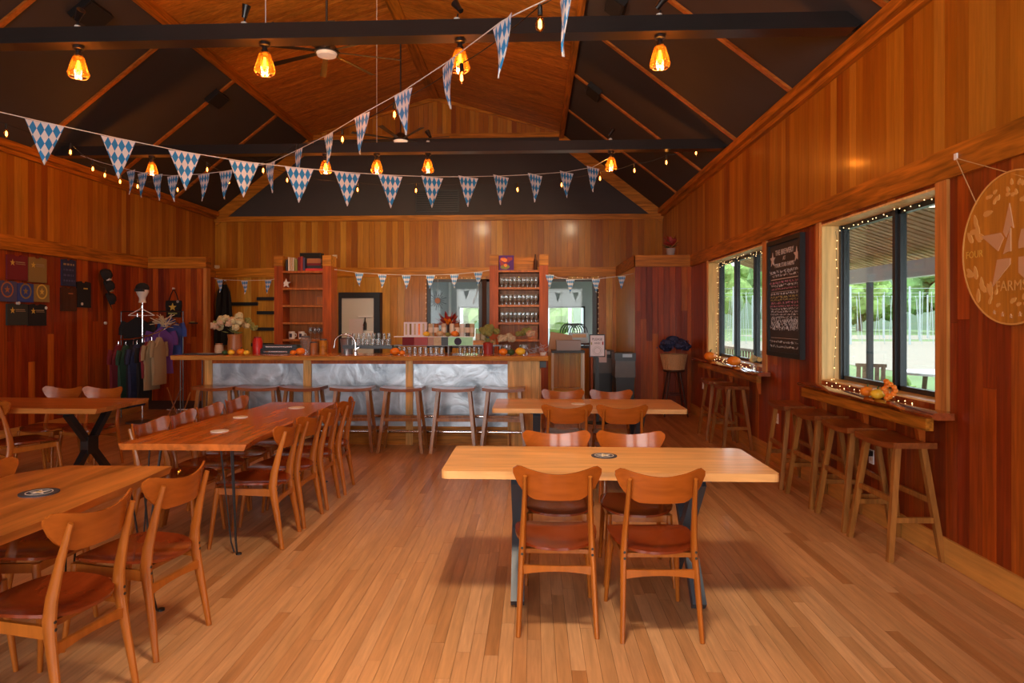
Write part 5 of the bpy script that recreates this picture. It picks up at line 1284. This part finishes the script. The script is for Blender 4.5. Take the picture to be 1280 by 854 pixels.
# ------------------------------------------------------------------ pendants and spots on the beams
def make_pendant(label, group):
    t = thing('pendant_lamp', label, 'lamp', group=group)          # origin at the beam's underside
    MB().lathe([(.0001, -.006), (.045, -.006), (.045, -.03), (.022, -.04), (.022, -.065), (.030, -.070), (.030, -.10), (.012, -.105), (.0001, -.105)], n=14).build('lamp_holder', 'black_steel', t, True)
    MB().lathe([(.030, -.085), (.046, -.10), (.066, -.17), (.084, -.235), (.078, -.26), (.066, -.268)], n=20, cap=False).build('shade', 'amber_glass', t, True)
    mb = MB()
    for r_, z in ((.0845, -.235), (.067, -.269)):
        mb.sweep([(r_*math.cos(2*PI*k/20), r_*math.sin(2*PI*k/20), z) for k in range(21)], .0012, 5, cap=False, ref=(0, 0, 1))
    for k in range(6):
        a = 2*PI*k/6; mb.sweep([(.046*math.cos(a), .046*math.sin(a), -.10), (.0845*math.cos(a), .0845*math.sin(a), -.235), (.067*math.cos(a), .067*math.sin(a), -.269)], .0010, 4)
    mb.build('wire_cage', 'amber_brown', t, fix=False)
    bl = MB().lathe([(.0001, -.105), (.014, -.11), (.026, -.165), (.024, -.20), (.0001, -.222)], n=14).build('bulb', 'bulb_glass', t, True)
    MB().lathe([(.0001, -.125), (.010, -.13), (.013, -.165), (.010, -.20), (.0001, -.205)], n=8).build('filament', 'filament', bl, True)
    return t
PX1 = (98, 331, 575, 825); PX2 = (190, 407, 471, 535, 764)
p0 = None
ords = ('first from the left', 'second from the left', 'third from the left', 'fourth, at the right')
for i, px in enumerate(PX1):
    x = at(px, 76, 5.62).x; lb = 'amber glass cage pendant under the near beam, '+ords[i]
    if p0 is None: p0 = make_pendant(lb, 'amber pendants under the beams'); p0.location = (x, 5.62, BZ0-.004)
    else: dup(p0, (x, 5.62, BZ0-.004), .4*i, lb)
    lamp('POINT', 'pendant_glow', (x, 5.62, BZ0-.20), 30, (1.0, 0.58, 0.25), shadow_soft_size=.03)
ords2 = ('leftmost', 'second from the left', 'middle, third from the left', 'fourth from the left', 'rightmost')
for i, px in enumerate(PX2):
    x = at(px, 207, 9.45).x; dup(p0, (x, 9.45, BZ0-.004), .3*i, 'amber glass cage pendant under the far beam, '+ords2[i])
    lamp('POINT', 'pendant_glow', (x, 9.45, BZ0-.20), 26, (1.0, 0.58, 0.25), shadow_soft_size=.03)
def make_spot(label):
    t = thing('spotlight', label, 'lamp')            # stands on the beam
    MB().lathe([(.0001, .13), (.025, .13), (.025, .165), (.0001, .165)], n=12).build('white_puck', 'skin_white', t, True)
    MB().sweep([(0, 0, .165), (.01, 0, .20)], .008, 6).build('stem', 'black_steel', t, True)
    MB().lathe([(.0001, -.05), (.022, -.05), (.026, 0), (.036, .055), (.032, .057), (.0001, .045)], n=14).build('can_head', 'black_steel', t, True)
    return t
s0 = None
for i, (px, yb, tilt) in enumerate(((97, 5.62, .9), (305, 5.62, .3), (571, 5.62, -.6), (824, 5.62, .7), (535, 9.45, -.5), (763, 9.45, .6))):
    x = at(px, 30 if yb < 6 else 180, yb).x
    lb = 'black spotlight standing on the '+('near beam, ' if yb < 6 else 'far beam, ')+('leftmost', 'second from the left', 'third from the left', 'rightmost', 'left of two', 'right of two')[i]
    if s0 is None: s0 = t = make_spot(lb)
    else: t = dup(s0, label=lb)
    t.location = (x, yb, BZ0)
    for c in t.children:
        if c.name.startswith('can_head'): c.location = (.012, 0, .255); c.rotation_euler = (tilt*.6, tilt, 0)
for x, tx in ((-1.45, 0), (1.05, 1)):           # the far-beam spotlights, aimed at the bar and its back wall
    lamp('SPOT', 'spotlight_beam', (x, 9.62, BZ1+.12), 190, (1.0, 0.76, 0.47), (R(66), 0, R(20 if tx == 0 else 30)), spot_size=R(80), spot_blend=0.8, shadow_soft_size=.12)
for x in (-2.25, -.55):                           # the near-beam spotlights tilted up into the vault
    lamp('SPOT', 'spotlight_beam', (x, 5.75, BZ1+.30), 190, (1.0, 0.72, 0.42), (R(142), 0, 0), spot_size=R(110), spot_blend=0.9, shadow_soft_size=.05)
# ------------------------------------------------------------------ ceiling fans
def make_fan(label, loc, dz, rz):
    t = thing('ceiling_fan', label, 'fan', loc, rz)
    MB().lathe([(.013, .15), (.013, dz-.10), (.0001, dz-.10)], n=10).build('down_rod', 'black_steel', t, True)
    MB().lathe([(.02, dz-.16), (.085, dz-.13), (.10, dz-.07), (.0001, dz-.07)], n=16).build('ceiling_mount', 'black_steel', t, True)
    MB().lathe([(.0001, .16), (.05, .15), (.10, .10), (.13, .06), (.13, .03), (.0001, .03)], n=20).build('motor', 'black_steel', t, True)
    MB().lathe([(.11, .03), (.10, .0), (.07, -.012), (.0001, -.016)], n=22).build('light_disc', 'fan_white', t, True)
    for k in range(8):
        a = 2*PI*k/8; c_, s_ = math.cos(a), math.sin(a)
        b0 = Vector((.11*c_, .11*s_, .05)); b1 = Vector((.80*c_, .80*s_, .05)); sd = Vector((-s_, c_, .16)).normalized()
        MB().quadbox([b0-sd*.025-Vector((0, 0, .004)), b1-sd*.038-Vector((0, 0, .004)), b1+sd*.038-Vector((0, 0, .004)), b0+sd*.025-Vector((0, 0, .004)), b0-sd*.025, b1-sd*.038, b1+sd*.038, b0+sd*.025]).build('blade', 'black_steel', t)
    return t
f1 = make_fan('black ceiling fan with a round white light, nearer of the two, behind the near beam', (XM-.14, 7.3, 4.46), 6.36-4.46, .35)
dup(f1, (XM+.0, 10.7, 4.40), .6, 'black ceiling fan hanging from the ridge, farther of the two, above the far beam')
for o_ in list(C.objects):
    pass
# thin hanging wires to the beams
for i, (px, yb) in enumerate(((332, 5.62), (471, 9.45))):
    x = at(px, 20, yb).x
    o = MB().sweep([(x, yb, BZ1+.003), (x, yb, (INZ+(x-XIL)*.298) if x < XM else 6.2)], .004, 5).build('hanging_wire', 'white_cord')
    tag(o, ('thin white wire rising to the ceiling from the near beam above the second pendant', 'thin white wire rising to the ceiling from the far beam above the middle pendant')[i], 'wire')
# ------------------------------------------------------------------ speakers on the dark slopes and vent on the back wall
def roof_speaker(px, py, side, yc, label, w=.34, l_=.34):
    # point on the slope: solve along the ray
    r = _ray(px, py); k = (INZ-(EZ-.03))/((XR-XIR) if side > 0 else (XIL-XL))
    # z = EZ-.03 + k*(XR-x)  (right)   z = EZ-.03 + k*(x-XL)  (left)
    if side > 0: tt = (EZ-.03+k*XR-EYE)/(r[2]+k*r[0])
    else: tt = (EZ-.03-k*XL-EYE)/(r[2]-k*r[0])
    p = Vector((r[0]*tt, r[1]*tt, EYE+r[2]*tt))
    t = thing('roof_speaker', label, 'speaker', p); ang = math.atan(k)*(1 if side > 0 else -1)
    t.rotation_euler = (0, ang, 0)
    MB().box(-w/2, w/2, -l_/2, l_/2, -.075, -.0).build('cabinet', 'black_plastic', t); MB().box(-w/2+.015, w/2-.015, -l_/2+.015, l_/2-.015, -.081, -.075).build('grille', 'speaker_grille', t)
    MB().box(-.04, .04, -.04, .04, 0, .06).build('bracket', 'black_steel', t)
roof_speaker(112, 16, -1, 8, 'black speaker on the left dark slope above the near beam', .30, .44)
roof_speaker(270, 122, -1, 10, 'black speaker on the left dark slope beside the second batten', .26, .40)
roof_speaker(772, 4, 1, 8, 'black speaker on the right dark slope at the top of the picture', .24, .42)
roof_speaker(744, 113, 1, 10, 'black speaker on the right dark slope above the far beam', .24, .42)
t = thing('wall_vent', 'black rectangular vent in the charcoal panel below the gable', 'vent', (0, 0, 0)); a, b_ = at(520, 238, YB-.02), at(574, 265, YB-.02)
MB().box(a.x, b_.x, YB-.05, YB-.0105, b_.z, a.z).build('vent_frame', 'black_plastic', t)
for k in range(9): MB().box(a.x+.02, b_.x-.02, YB-.056, YB-.05, b_.z+.03+k*.048, b_.z+.045+k*.048).build('louvre', 'speaker_grille', t)
# ------------------------------------------------------------------ string lights
def edison_string(name, pts, label, bulbs, cable=.004, drop=.07, scale=1.0, sag=.02):
    """pts: cable points; bulbs hang below each listed point"""
    t = thing(name, label, 'string lights')
    line = []
    P_ = [Vector(p) for p in pts]
    for a, b_ in zip(P_[:-1], P_[1:]):
        for k in range(6): u = k/6; p = a.lerp(b_, u); p.z -= sag*4*u*(1-u); line.append(p)
    line.append(P_[-1]); MB().sweep(line, cable, 5).build('cable', 'black_cord', t)
    for p in bulbs:
        p = Vector(p)
        sk = MB().lathe([(.0001, .005), (.012*scale, .005), (.014*scale, -.03*scale), (.014*scale, -.055*scale), (.0001, -.055*scale)], p, 9).build('socket', 'black_plastic', t, True)
        MB().lathe([(.010*scale, -.055*scale), (.026*scale, -.10*scale), (.024*scale, -.125*scale), (.0001, -.150*scale)], p, 10).build('bulb', 'bulb_glass', sk, True)
        MB().lathe([(.0001, -.07*scale), (.010*scale, -.085*scale), (.011*scale, -.12*scale), (.0001, -.13*scale)], p, 8).build('bulb_core', 'bulb_glow', sk, True)
    return t
def up(px, py, Y, dz=.10):       # cable point above a glowing bulb seen at the pixel
    p = at(px, py, Y); p.z += dz; return p
BK = [(359, 225), (447, 237), (520, 238), (588, 237), (647, 237), (702, 231), (750, 223), (793, 213), (833, 203), (870, 191)]
bp_ = [up(x, y, 9.75) for x, y in BK]
edison_string('string_lights', [at(300, 190, 9.75)]+bp_+[at(904, 170, 9.75)], 'string of warm bulbs hung across the room behind the long row of pennants', bp_, sag=.03)
SB = [(675, 30, 3.7), (577, 97, 4.9), (493, 143, 5.9), (428, 174, 6.8), (371, 192, 7.6), (329, 213, 8.3), (286, 227, 8.9), (259, 212, 9.3)]
bs_ = [up(*p) for p in SB]
edison_string('string_lights', [at(735, -40, 3.1)]+bs_+[at(240, 188, 9.40)], 'string of warm bulbs running beside the diagonal pennants from the upper right', bs_)
SCC = [(8, 167, 6.9), (88, 190, 7.9), (116, 211, 8.5), (131, 219, 8.9), (150, 227, 9.3), (172, 233, 9.7), (196, 235, 10.1), (222, 237, 10.5)]
bc_ = [up(*p) for p in SCC]
edison_string('string_lights', [at(-60, 130, 6.6)]+bc_+[at(268, 228, 11.0)], 'string of warm bulbs sagging along the left wall under the dark slope', bc_)
tag(MB().lathe([(.0001, 0), (.05, .0), (.065, .1), (.03, .14), (.0001, .14)], at(3, 190, 6.5), 12).build('wall_sconce_bulb', 'bulb_glass', None, True), 'small amber lamp glass by the left edge of the picture under the eave', 'lamp') if False else None
# fairy lights round the window frames
def fairy(label, pts, seed, group=None, step=.085, jit=.02):
    t = thing('fairy_lights', label, 'string lights'); q = random.Random(seed); cab = []; mb = MB()
    for a, b_ in zip(pts[:-1], pts[1:]):
        a, b_ = Vector(a), Vector(b_); n = max(2, int((b_-a).length/step))
        for k in range(n): cab.append(a.lerp(b_, k/n)+Vector((0, q.uniform(-jit, jit), q.uniform(-jit, jit))))
    MB().sweep(cab, .0016, 4).build('wire', 'black_cord', t)
    for p in cab[::1]: mb.ball(p, .0045, 6, 4)
    o = mb.build('tiny_bulbs', 'fairy_glow', t, fix=False); o['kind'] = 'stuff'
xw_ = XR+.12
fairy('fairy lights draped round the frame of the nearer right-hand window', [(XR+.10, 4.8, 2.46), (XR+.12, 6.55, 2.44), (XR+.13, 6.53, 1.9), (XR+.10, 6.55, 1.06), (XR-.02, 6.4, 1.015), (XR-.03, 4.9, 1.012)], 1)
fairy('fairy lights draped round the frame of the farther right-hand window', [(XR+.10, 8.3, 2.46), (XR+.12, 10.7, 2.44), (XR+.13, 10.70, 1.9), (XR+.10, 10.66, 1.06), (XR-.02, 10.3, 1.016), (XR-.03, 8.4, 1.014)], 2, step=.055, jit=.045)
fairy('fairy lights up the left side of the window behind the display rack', [(-2.29, YB-.05, 1.1), (-2.29, YB-.05, 2.49), (-1.2, YB-.05, 2.49)], 3, step=.10)
fairy('fairy lights down the right side of the window behind the service cart', [(.6, YB-.05, 2.49), (1.36, YB-.05, 2.49), (1.36, YB-.05, 1.1)], 4, step=.10)

# ------------------------------------------------------------------ bunting
def pennant_mesh(w, h, seed, curl=.02):
    q = random.Random(seed); mb = MB(); n = 8; ph = q.uniform(0, 6); uvs = []
    fr_, bk_ = [], []
    for j in range(n+1):
        v = j/n; hw = w/2*(1-v)+.0015; row, rb = [], []
        tw = curl*(v**1.5)*math.sin(ph+v*2.0)
        for i in range(5):
            u = -1+2*i/4; x = hw*u+tw*.6; y = tw+.006*math.sin(u*3+ph+v*4)
            row.append((x, y-.0006, -h*v)); rb.append((x, y+.0006, -h*v))
        fr_.append(row); bk_.append(rb)
    mb.sheet(fr_, bk_); me = mb.mesh('pennant', 'lozenge_print', True); fixn(me)
    ul = me.uv_layers.new(name='UVMap')
    for lp in me.loops:
        c_ = me.vertices[lp.vertex_index].co; ul.data[lp.index].uv = (c_.x/w+.5, -c_.z/h)
    return me
def bunting(label, path, flags, w=.25, h=.33, cord=.0036, stretch=1.0, name='bunting'):
    """path: cord points in the room; flags: (point, direction) on it"""
    t = thing(name, label, 'bunting'); MB().sweep(path, cord, 6).build('cord', 'white_cord', t)
    meshes = [pennant_mesh(w, h, k+len(flags)) for k in range(4)]
    for k, (p, d) in enumerate(flags):
        o = link('pennant', meshes[k % 4], t); o.location = p+Vector((0, 0, -.003)); yaw = math.atan2(d.y, d.x); o.rotation_euler = (0, 0, yaw)
        # lean the top edge along the cord by shearing through a pitch about the flag's own normal, half way
        o.rotation_euler = (R(0), 0, yaw)
    return t
def cordpath(px): return [at(*p) for p in px]
def flags_on(path, pts):
    out = []
    for p in pts:
        best, bd = None, 1e9
        for a, b_ in zip(path[:-1], path[1:]):
            ab = b_-a; u = max(0, min(1, (p-a).dot(ab)/ab.length_squared)); c_ = a+ab*u
            if (p-c_).length < bd: bd = (p-c_).length; best = (c_, ab.normalized())
        out.append(best)
    return out
F1 = [(56, 153, 5.1), (148, 173, 5.5), (231, 190, 5.85), (305, 202, 6.15), (374, 210, 6.4), (434, 215.5, 6.65), (488, 219, 6.9), (540, 221, 7.2), (585, 221, 7.5), (626, 220, 7.9), (669, 218, 8.25), (708, 215, 8.7), (741, 209, 9.1)]
path = cordpath([(-70, 124, 4.6)]+F1+[(762, 197, 9.38)])
bunting('near row of blue-and-white lozenge pennants running from the left edge to the far beam', path, flags_on(path, [at(*p) for p in F1]), w=.265, h=.33)
F2 = [(707, -12, 3.45), (628, 26, 3.95), (560, 77, 4.75), (504, 114, 5.15), (452, 143, 5.6), (411, 168, 6.3), (373, 187, 7.0), (338, 204, 7.5), (282, 214, 7.9), (255, 217.5, 8.15), (216, 219.5, 8.45), (197, 218.5, 8.65), (178, 216, 8.85), (164, 213, 9.05)]
path = cordpath([(740, -40, 3.0)]+F2+[(126, 203, 9.3), (100, 194, 9.37)])
bunting('diagonal row of blue-and-white lozenge pennants rising to the top of the picture', path, flags_on(path, [at(*p) for p in F2]), w=.25, h=.33)
F3 = [(449, 346), (478, 348.5), (508, 350), (538, 351), (568, 350.5), (598, 348)]
path = cordpath([(418, 337, 11.45), (449, 341, 11.45), (478, 343, 11.45), (508, 344, 11.45), (538, 344, 11.45), (568, 343, 11.45), (598, 340, 11.45), (612, 338, 11.45)])
bunting('small pennants strung between the two bar shelf units', path, flags_on(path, [at(x, y-5, 11.45) for x, y in F3]), w=.15, h=.23)
path = cordpath([(268, 348, 11.95), (275, 349.5, 11.9), (306, 351, 11.7), (337, 350, 11.5), (343, 349, 11.48)])
bunting('three small pennants left of the left bar shelf unit', path, flags_on(path, [at(275, 349.5, 11.9), at(306, 351, 11.7), at(337, 350, 11.55)]), w=.15, h=.23)
path = cordpath([(686, 343, 11.5), (697, 347, 11.55), (713, 349.5, 11.6), (745, 349, 11.7), (777, 345, 11.85), (792, 342, 11.88)])
bunting('small pennants between the right bar shelf unit and the corner wall', path, flags_on(path, [at(687, 344, 11.5), at(713, 349.5, 11.6), at(745, 349, 11.7), at(777, 345, 11.85)]), w=.15, h=.23)

# ------------------------------------------------------------------ left wall: folded shirts on show, caps, tote, clothes rack
def wall_shirt(y0, y1, z0, z1, mat, label, mark=None, group=None, mk='gold_print'):
    t = thing('display_shirt', label, 'shirt', (XL, (y0+y1)/2, (z0+z1)/2)); w, h = (y1-y0)/2, (z1-z0)/2
    pts = [(-w, -h), (w, -h), (w, h*.92), (w*.35, h), (w*.2, h*.88), (-w*.2, h*.88), (-w*.35, h), (-w, h*.92)]
    MB().prism(pts, .002, .024, 'YZ').build('folded_cloth', mat, t)
    MB().box(.024, .030, -w*.98, w*.98, -h*.98, -h*.90).build('hem', mat, t)
    if mark == 'star':
        MB().prism([(-w*.5+a, h*.35+b_) for a, b_ in star(.045)], .0235, .0265, 'YZ').build('star_print', mk, t)
        MB().box(.0235, .026, -w*.2, w*.75, h*.25, h*.30).box(.0235, .026, -w*.2, w*.7, h*.38, h*.46).build('printed_line', 'tan_cloth', t)
    elif mark == 'ring':
        MB().lathe([(.085, .0235), (.085, .026), (.105, .026), (.105, .0235)], (0, 0, h*.15), 22, axis='X').build('ring_print', 'orange' if mk == 'orange' else mk, t)
        MB().prism([(a, h*.15+b_) for a, b_ in star(.05)], .0235, .026, 'YZ').build('star_print', mk, t)
    elif mark == 'lines':
        for k in range(4):
            mb = MB(); q = random.Random(k); y = -w*.8
            while y < w*.8: e = q.uniform(.02, .06); mb.box(.0235, .026, y, min(y+e, w*.85), h*(.6-.4*k)-.014, h*(.6-.4*k)+.014); y += e+.02
            mb.build('printed_line', 'slate_blue' if k else 'tan_cloth', t, fix=False)
    elif mark == 'dash': MB().box(.0235, .026, -w*.1, w*.5, h*.4, h*.5).build('printed_line', mk, t)
    return t
wall_shirt(8.62, 8.985, 2.13, 2.47, 'maroon', 'maroon shirt with a small star print, top left of the shirts on the left wall', 'star')
wall_shirt(9.0, 9.345, 2.12, 2.47, 'mustard_cloth', 'tan shirt with a star print, top right of the shirts on the left wall', 'star')
wall_shirt(8.45, 8.79, 1.84, 2.115, 'slate_blue', 'slate-blue shirt with an orange ring print on the left wall', 'ring', mk='amber_brown')
wall_shirt(8.80, 9.09, 1.84, 2.10, 'royal_blue', 'bright blue shirt in the middle of the left wall display', 'ring', mk='mustard_cloth')
wall_shirt(9.10, 9.40, 1.85, 2.10, 'mustard_cloth', 'mustard shirt with a ring print at the right of the middle row', 'ring')
wall_shirt(8.62, 8.985, 1.53, 1.82, 'charcoal_cloth', 'charcoal shirt with a star print, lower left of the shirts', 'star')
wall_shirt(9.0, 9.34, 1.52, 1.82, 'black_cloth', 'black shirt with a star print, lower right of the shirts', 'star')
wall_shirt(9.66, 9.96, 2.10, 2.50, 'navy', 'navy patterned tea towel hanging above the brown shirt on the left wall', 'lines')
wall_shirt(9.64, 9.98, 1.73, 2.09, 'stool_dark', 'dark brown shirt hanging below the patterned towel', 'dash', mk='amber_brown')
wall_shirt(9.99, 10.31, 1.79, 2.19, 'black_cloth', 'black shirt hanging right of the patterned towel on the left wall', 'dash')
for (px, py, lb) in ((24, 379, 'white round pin between the blue shirts on the left wall'), (58, 385, 'white round pin beside the lower black shirt on the left wall'), (103, 380, 'white round pin below the right-hand black shirt'), (133, 404, 'white wall hook on the red planks below the caps')):
    p = atx(px, py, XL+.032); tag(MB().lathe([(.0001, -.035), (.022, -.03), (.022, .0), (.0001, .006)], p, 12, axis='X').build('wall_pin', 'skin_white', None, True), lb, 'pin')
# caps hanging one under another
q = random.Random(8)
for k, (px, py, mt, lb) in enumerate(((131, 344, 'skin_white', 'white and black cap hanging on the left wall, highest of three'), (134, 358, 'tan_cloth', 'tan-fronted cap hanging on the left wall, middle of three'), (136, 374, 'black_cloth', 'black cap hanging on the left wall, lowest of three'))):
    p = atx(px, py, XL+.08); t = thing('cap', lb, 'cap', p, R(12*k)); t.rotation_euler = (R(70), 0, R(100+12*k))
    MB().lathe([(.095, -.02), (.10, 0), (.092, .05), (.06, .095), (.0001, .115)], n=18).build('crown', 'black_cloth' , t, True)
    MB().sheet([[(.085*math.cos(a), -.085*math.sin(a)-r_*(.09)*math.sin(a), .0-.01*r_) for a in [PI*j/8 for j in range(9)]] for r_ in (0, .5, 1)], [[(.085*math.cos(a), -.085*math.sin(a)-r_*(.09)*math.sin(a), -.006-.01*r_) for a in [PI*j/8 for j in range(9)]] for r_ in (0, .5, 1)]).build('brim', 'black_cloth', t, True)
    MB().box(-.04, .04, -.1005, -.075, .01, .06).build('front_patch', mt, t)
# tote bag on the left corner box
p = at(217, 380, 11.87); t = thing('tote_bag', 'black tote bag with a gold star hanging on the left corner wall', 'bag', (p.x, 11.898, p.z))
fr_, bk_ = [], []
for j in range(7): 
    z_ = .06-.30*j/6; w = .135+.01*math.sin(j); fr_.append([(w*u, -.045-.012*math.cos(u*4), z_) for u in (-1, -.5, 0, .5, 1)]); bk_.append([(w*u, -.004, z_) for u in (-1, -.5, 0, .5, 1)])
MB().sheet(fr_, bk_).build('bag_body', 'black_cloth', t, True)
MB().prism([(a-.0, b_-.06) for a, b_ in star(.075)], -.066, -.058).build('star_print', 'gold_print', t); MB().box(-.08, .08, -.066, -.056, -.185, -.155).build('printed_line', 'olive', t)
for s in (-1, 1): MB().sweep([(s*.085, -.025, .06), (s*.05, -.025, .17), (0, -.02, .27)], .009, 6).build('strap', 'black_cloth', t)
MB().lathe([(.0001, -.05), (.016, -.05), (.016, 0), (.0001, 0)], (0, -.001, .275), 12, axis='Y').build('hook', 'skin_white', t); MB().lathe([(.0001, -.004), (.024, -.004), (.024, 0), (.0001, 0)], (.09, -.058, .04), 14, axis='Y').build('round_tag', 'grey_box', t)
p = at(242, 404, 11.88); t = thing('card_ledge', 'small black ledge on the left corner wall right of the tote bag', 'shelf', (p.x, 11.898, p.z)); MB().box(-.07, .07, -.06, -.001, -.012, .012).build('ledge_plate', 'black_plastic', t); MB().box(-.04, .04, -.058, -.056, .012, .03).build('label_strip', 'olive', t)
# the rack
YR = 10.4
pc = at(178, 440, YR); rk2 = thing('clothes_rack', 'chrome spiral clothes rack with a white mannequin head on top by the left corner', 'rack', (pc.x, YR, 0))
MB().lathe([(.0001, 0), (.24, 0), (.24, .012), (.03, .03), (.0001, .03)], n=24).build('base', 'bag_grey', rk2, True)
MB().lathe([(.012, .02), (.012, 1.87), (.0001, 1.87)], n=10).build('pole', 'chrome', rk2, True)
railp = []
for j in range(17):
    u = j/16; px = 148+(222-148)*u; py = 424-22*u**1.6+3*math.sin(PI*u); pz = at(px, py, YR-.25*math.sin(PI*u)+.0); railp.append(pz-Vector((pc.x, YR, 0)))
MB().sweep(railp, .010, 8).build('curved_rail', 'chrome', rk2, True)
MB().bar((0, 0, railp[8].z-.0), tuple(railp[8]), .012, .012).build('rail_arm', 'chrome', rk2)
hz = at(178, 372, YR).z
hd = thing('mannequin_head', 'white mannequin head wearing dark goggles and cap on top of the clothes rack', 'mannequin', (pc.x, YR, 1.87))
MB().lathe([(.0001, 0), (.055, 0), (.045, .04), (.048, .08), (.07, .12), (.088, .17), (.09, .22), (.07, .27), (.03, .295), (.0001, .30)], n=20, sy=1.12).build('head', 'skin_white', hd, True)
MB().quadbox([(-.012, -.09, .15), (.012, -.09, .15), (.01, -.07, .15), (-.01, -.07, .15), (-.008, -.105, .165), (.008, -.105, .165), (.006, -.08, .20), (-.006, -.08, .20)]).build('nose', 'skin_white', hd)
MB().lathe([(.094, .20), (.096, .24), (.078, .28), (.035, .306), (.0001, .31)], n=20, sy=1.12).build('knit_cap', 'black_cloth', hd, True)
MB().box(-.06, .075, -.118, -.07, .17, .215).build('goggles', 'black_plastic', hd)
def hanger(p, rz, label):
    t = thing('clothes_hanger', label, 'hanger', p, rz)
    MB().sweep([(-.21, 0, -.11), (0, 0, 0), (.21, 0, -.11)], .007, 6).build('shoulder_bar', 'skin_white', t); MB().sweep([(-.21, 0, -.11), (.21, 0, -.11)], .006, 6).build('bottom_bar', 'skin_white', t)
    MB().sweep([(0, 0, 0), (0, 0, .04), (.02, 0, .06), (0, 0, .085)], .004, 6).build('hook', 'chrome', t)
hanger((pc.x+.0, YR-.03, 1.78), 0, 'white empty hanger below the mannequin head')
hb = thing('hanger_bundle', 'bundle of many white hangers bristling at the right of the clothes rack', 'hangers', at(205, 404, YR-.02)); mb = MB(); q = random.Random(6)
for k in range(26):
    a = q.uniform(-.7, 3.4); l_ = q.uniform(.10, .22); mb.sweep([(0+q.uniform(-.06, .06), 0, q.uniform(-.05, .05)), (l_*math.cos(a)+.0, q.uniform(-.1, .1), l_*math.sin(a)*.75)], .006, 5)
mb.build('hanger_wires', 'tan', hb, fix=False)['kind'] = 'stuff'
def garment(x, y, ztop, ln, mat, label, rz, w=.24, th=.05, sleeve=True, group='shirts on the clothes rack'):
    t = thing('hanging_shirt', label, 'shirt', (x, y, ztop), rz, group)
    fr_, bk_ = [], []
    for j in range(8):
        v = j/7; z_ = -ln*v; hw = w*(.35 if j == 0 else (.92 if j == 1 else .86+.05*math.sin(j))); 
        fr_.append([(hw*u, -th*(1-.6*u*u)-.010*math.sin(u*9+j), z_-.06*abs(u)*(j < 2)) for u in (-1, -.66, -.33, 0, .33, .66, 1)]); bk_.append([(hw*u, th*(1-.6*u*u)+.010*math.sin(u*9+j), z_-.06*abs(u)*(j < 2)) for u in (-1, -.66, -.33, 0, .33, .66, 1)])
    MB().sheet(fr_, bk_).build('shirt_body', mat, t, True)
    if sleeve:
        for s in (-1, 1): MB().sweep([(s*w*.80, 0, -.08), (s*w*.98, 0, -.20), (s*w*1.0, 0, -.30)], [(.05, .028), (.05, .025), (.045, .02)], 8).build('sleeve', mat, t, True)
    MB().sweep([(0, 0, 0), (0, 0, .05), (.015, 0, .07), (0, 0, .09)], .004, 5).build('hanger_hook', 'chrome', t)
gm = [(152, 'maroon', .85, 'maroon shirt hanging at the left end of the clothes rack'), (160, 'forest', .98, 'dark green shirt hanging second on the clothes rack'), (168, 'black_cloth', .95, 'black shirt hanging between the green and navy ones on the rack'), (175, 'navy', .95, 'navy patterned shirt hanging in the middle of the rack'),
      (182, 'black_cloth', .90, 'black shirt hanging right of the navy one on the rack'), (187, 'maroon', .55, 'short maroon shirt hanging right of the middle on the rack'), (193, 'tan_cloth', .75, 'tan shirt with sleeves hanging on the right side of the rack'), (200, 'tan_cloth', .72, 'tan shirt hanging rightmost on the rack, behind the other tan one')]
for k, (px, mt, ln, lb) in enumerate(gm):
    u = (px-148)/74; j = min(15, int(u*16)); p = railp[j]+Vector((pc.x, YR, 0)); garment(p.x, p.y, p.z-.09, ln, mt, lb, R(82+5*(k % 3)), w=.19, th=.04)
garment(at(170, 400, YR+.38).x, YR+.42, at(170, 396, YR+.4).z, .50, 'black_cloth', 'large black shirt facing out behind the rack, left', 0, .27, .04, True, 'shirts behind the clothes rack')
garment(at(213, 400, YR+.5).x, YR+.52, at(213, 398, YR+.5).z, .62, 'royal_blue', 'blue shirt facing out behind the rack, right', R(-10), .25, .05, True, 'shirts behind the clothes rack')
garment(at(203, 410, YR+.2).x, YR+.16, at(203, 408, YR+.2).z, .75, 'purple', 'purple shirt hanging below the bundle of hangers', R(30), .20, .05, True, 'shirts behind the clothes rack')
# back rail that carries the outward-facing shirts
br = thing('garment_rail', 'slim black garment rail behind the spiral rack', 'rail', (0, 0, 0)); xa, xb = at(158, 400, YR+.45).x, at(228, 400, YR+.45).x; zz = at(170, 396, YR+.42).z+.085
MB().sweep([(xa-.1, YR+.47, zz), (xb, YR+.47, zz)], .009, 8).build('rail_tube', 'black_steel', br, True)
for x in (xa-.1, xb): MB().sweep([(x, YR+.47, 0), (x, YR+.47, zz)], .009, 8).build('upright', 'black_steel', br, True)
# folding step stool beside it
fs = thing('folding_stand', 'folded chrome stand leaning by the left end of the bar', 'stand', (at(215, 490, 9.6).x, 9.6, 0))
MB().sweep([(-.16, 0, .012), (.12, .05, .62)], .011, 7).sweep([(.16, 0, .012), (-.10, .05, .62)], .011, 7).sweep([(-.02, .2, .012), (.22, .1, .55)], .011, 7).build('tube_frame', 'chrome', fs, True); MB().sweep([(-.10, .05, .30), (.24, .10, .30)], .009, 6).build('cross_bar', 'chrome', fs, True)
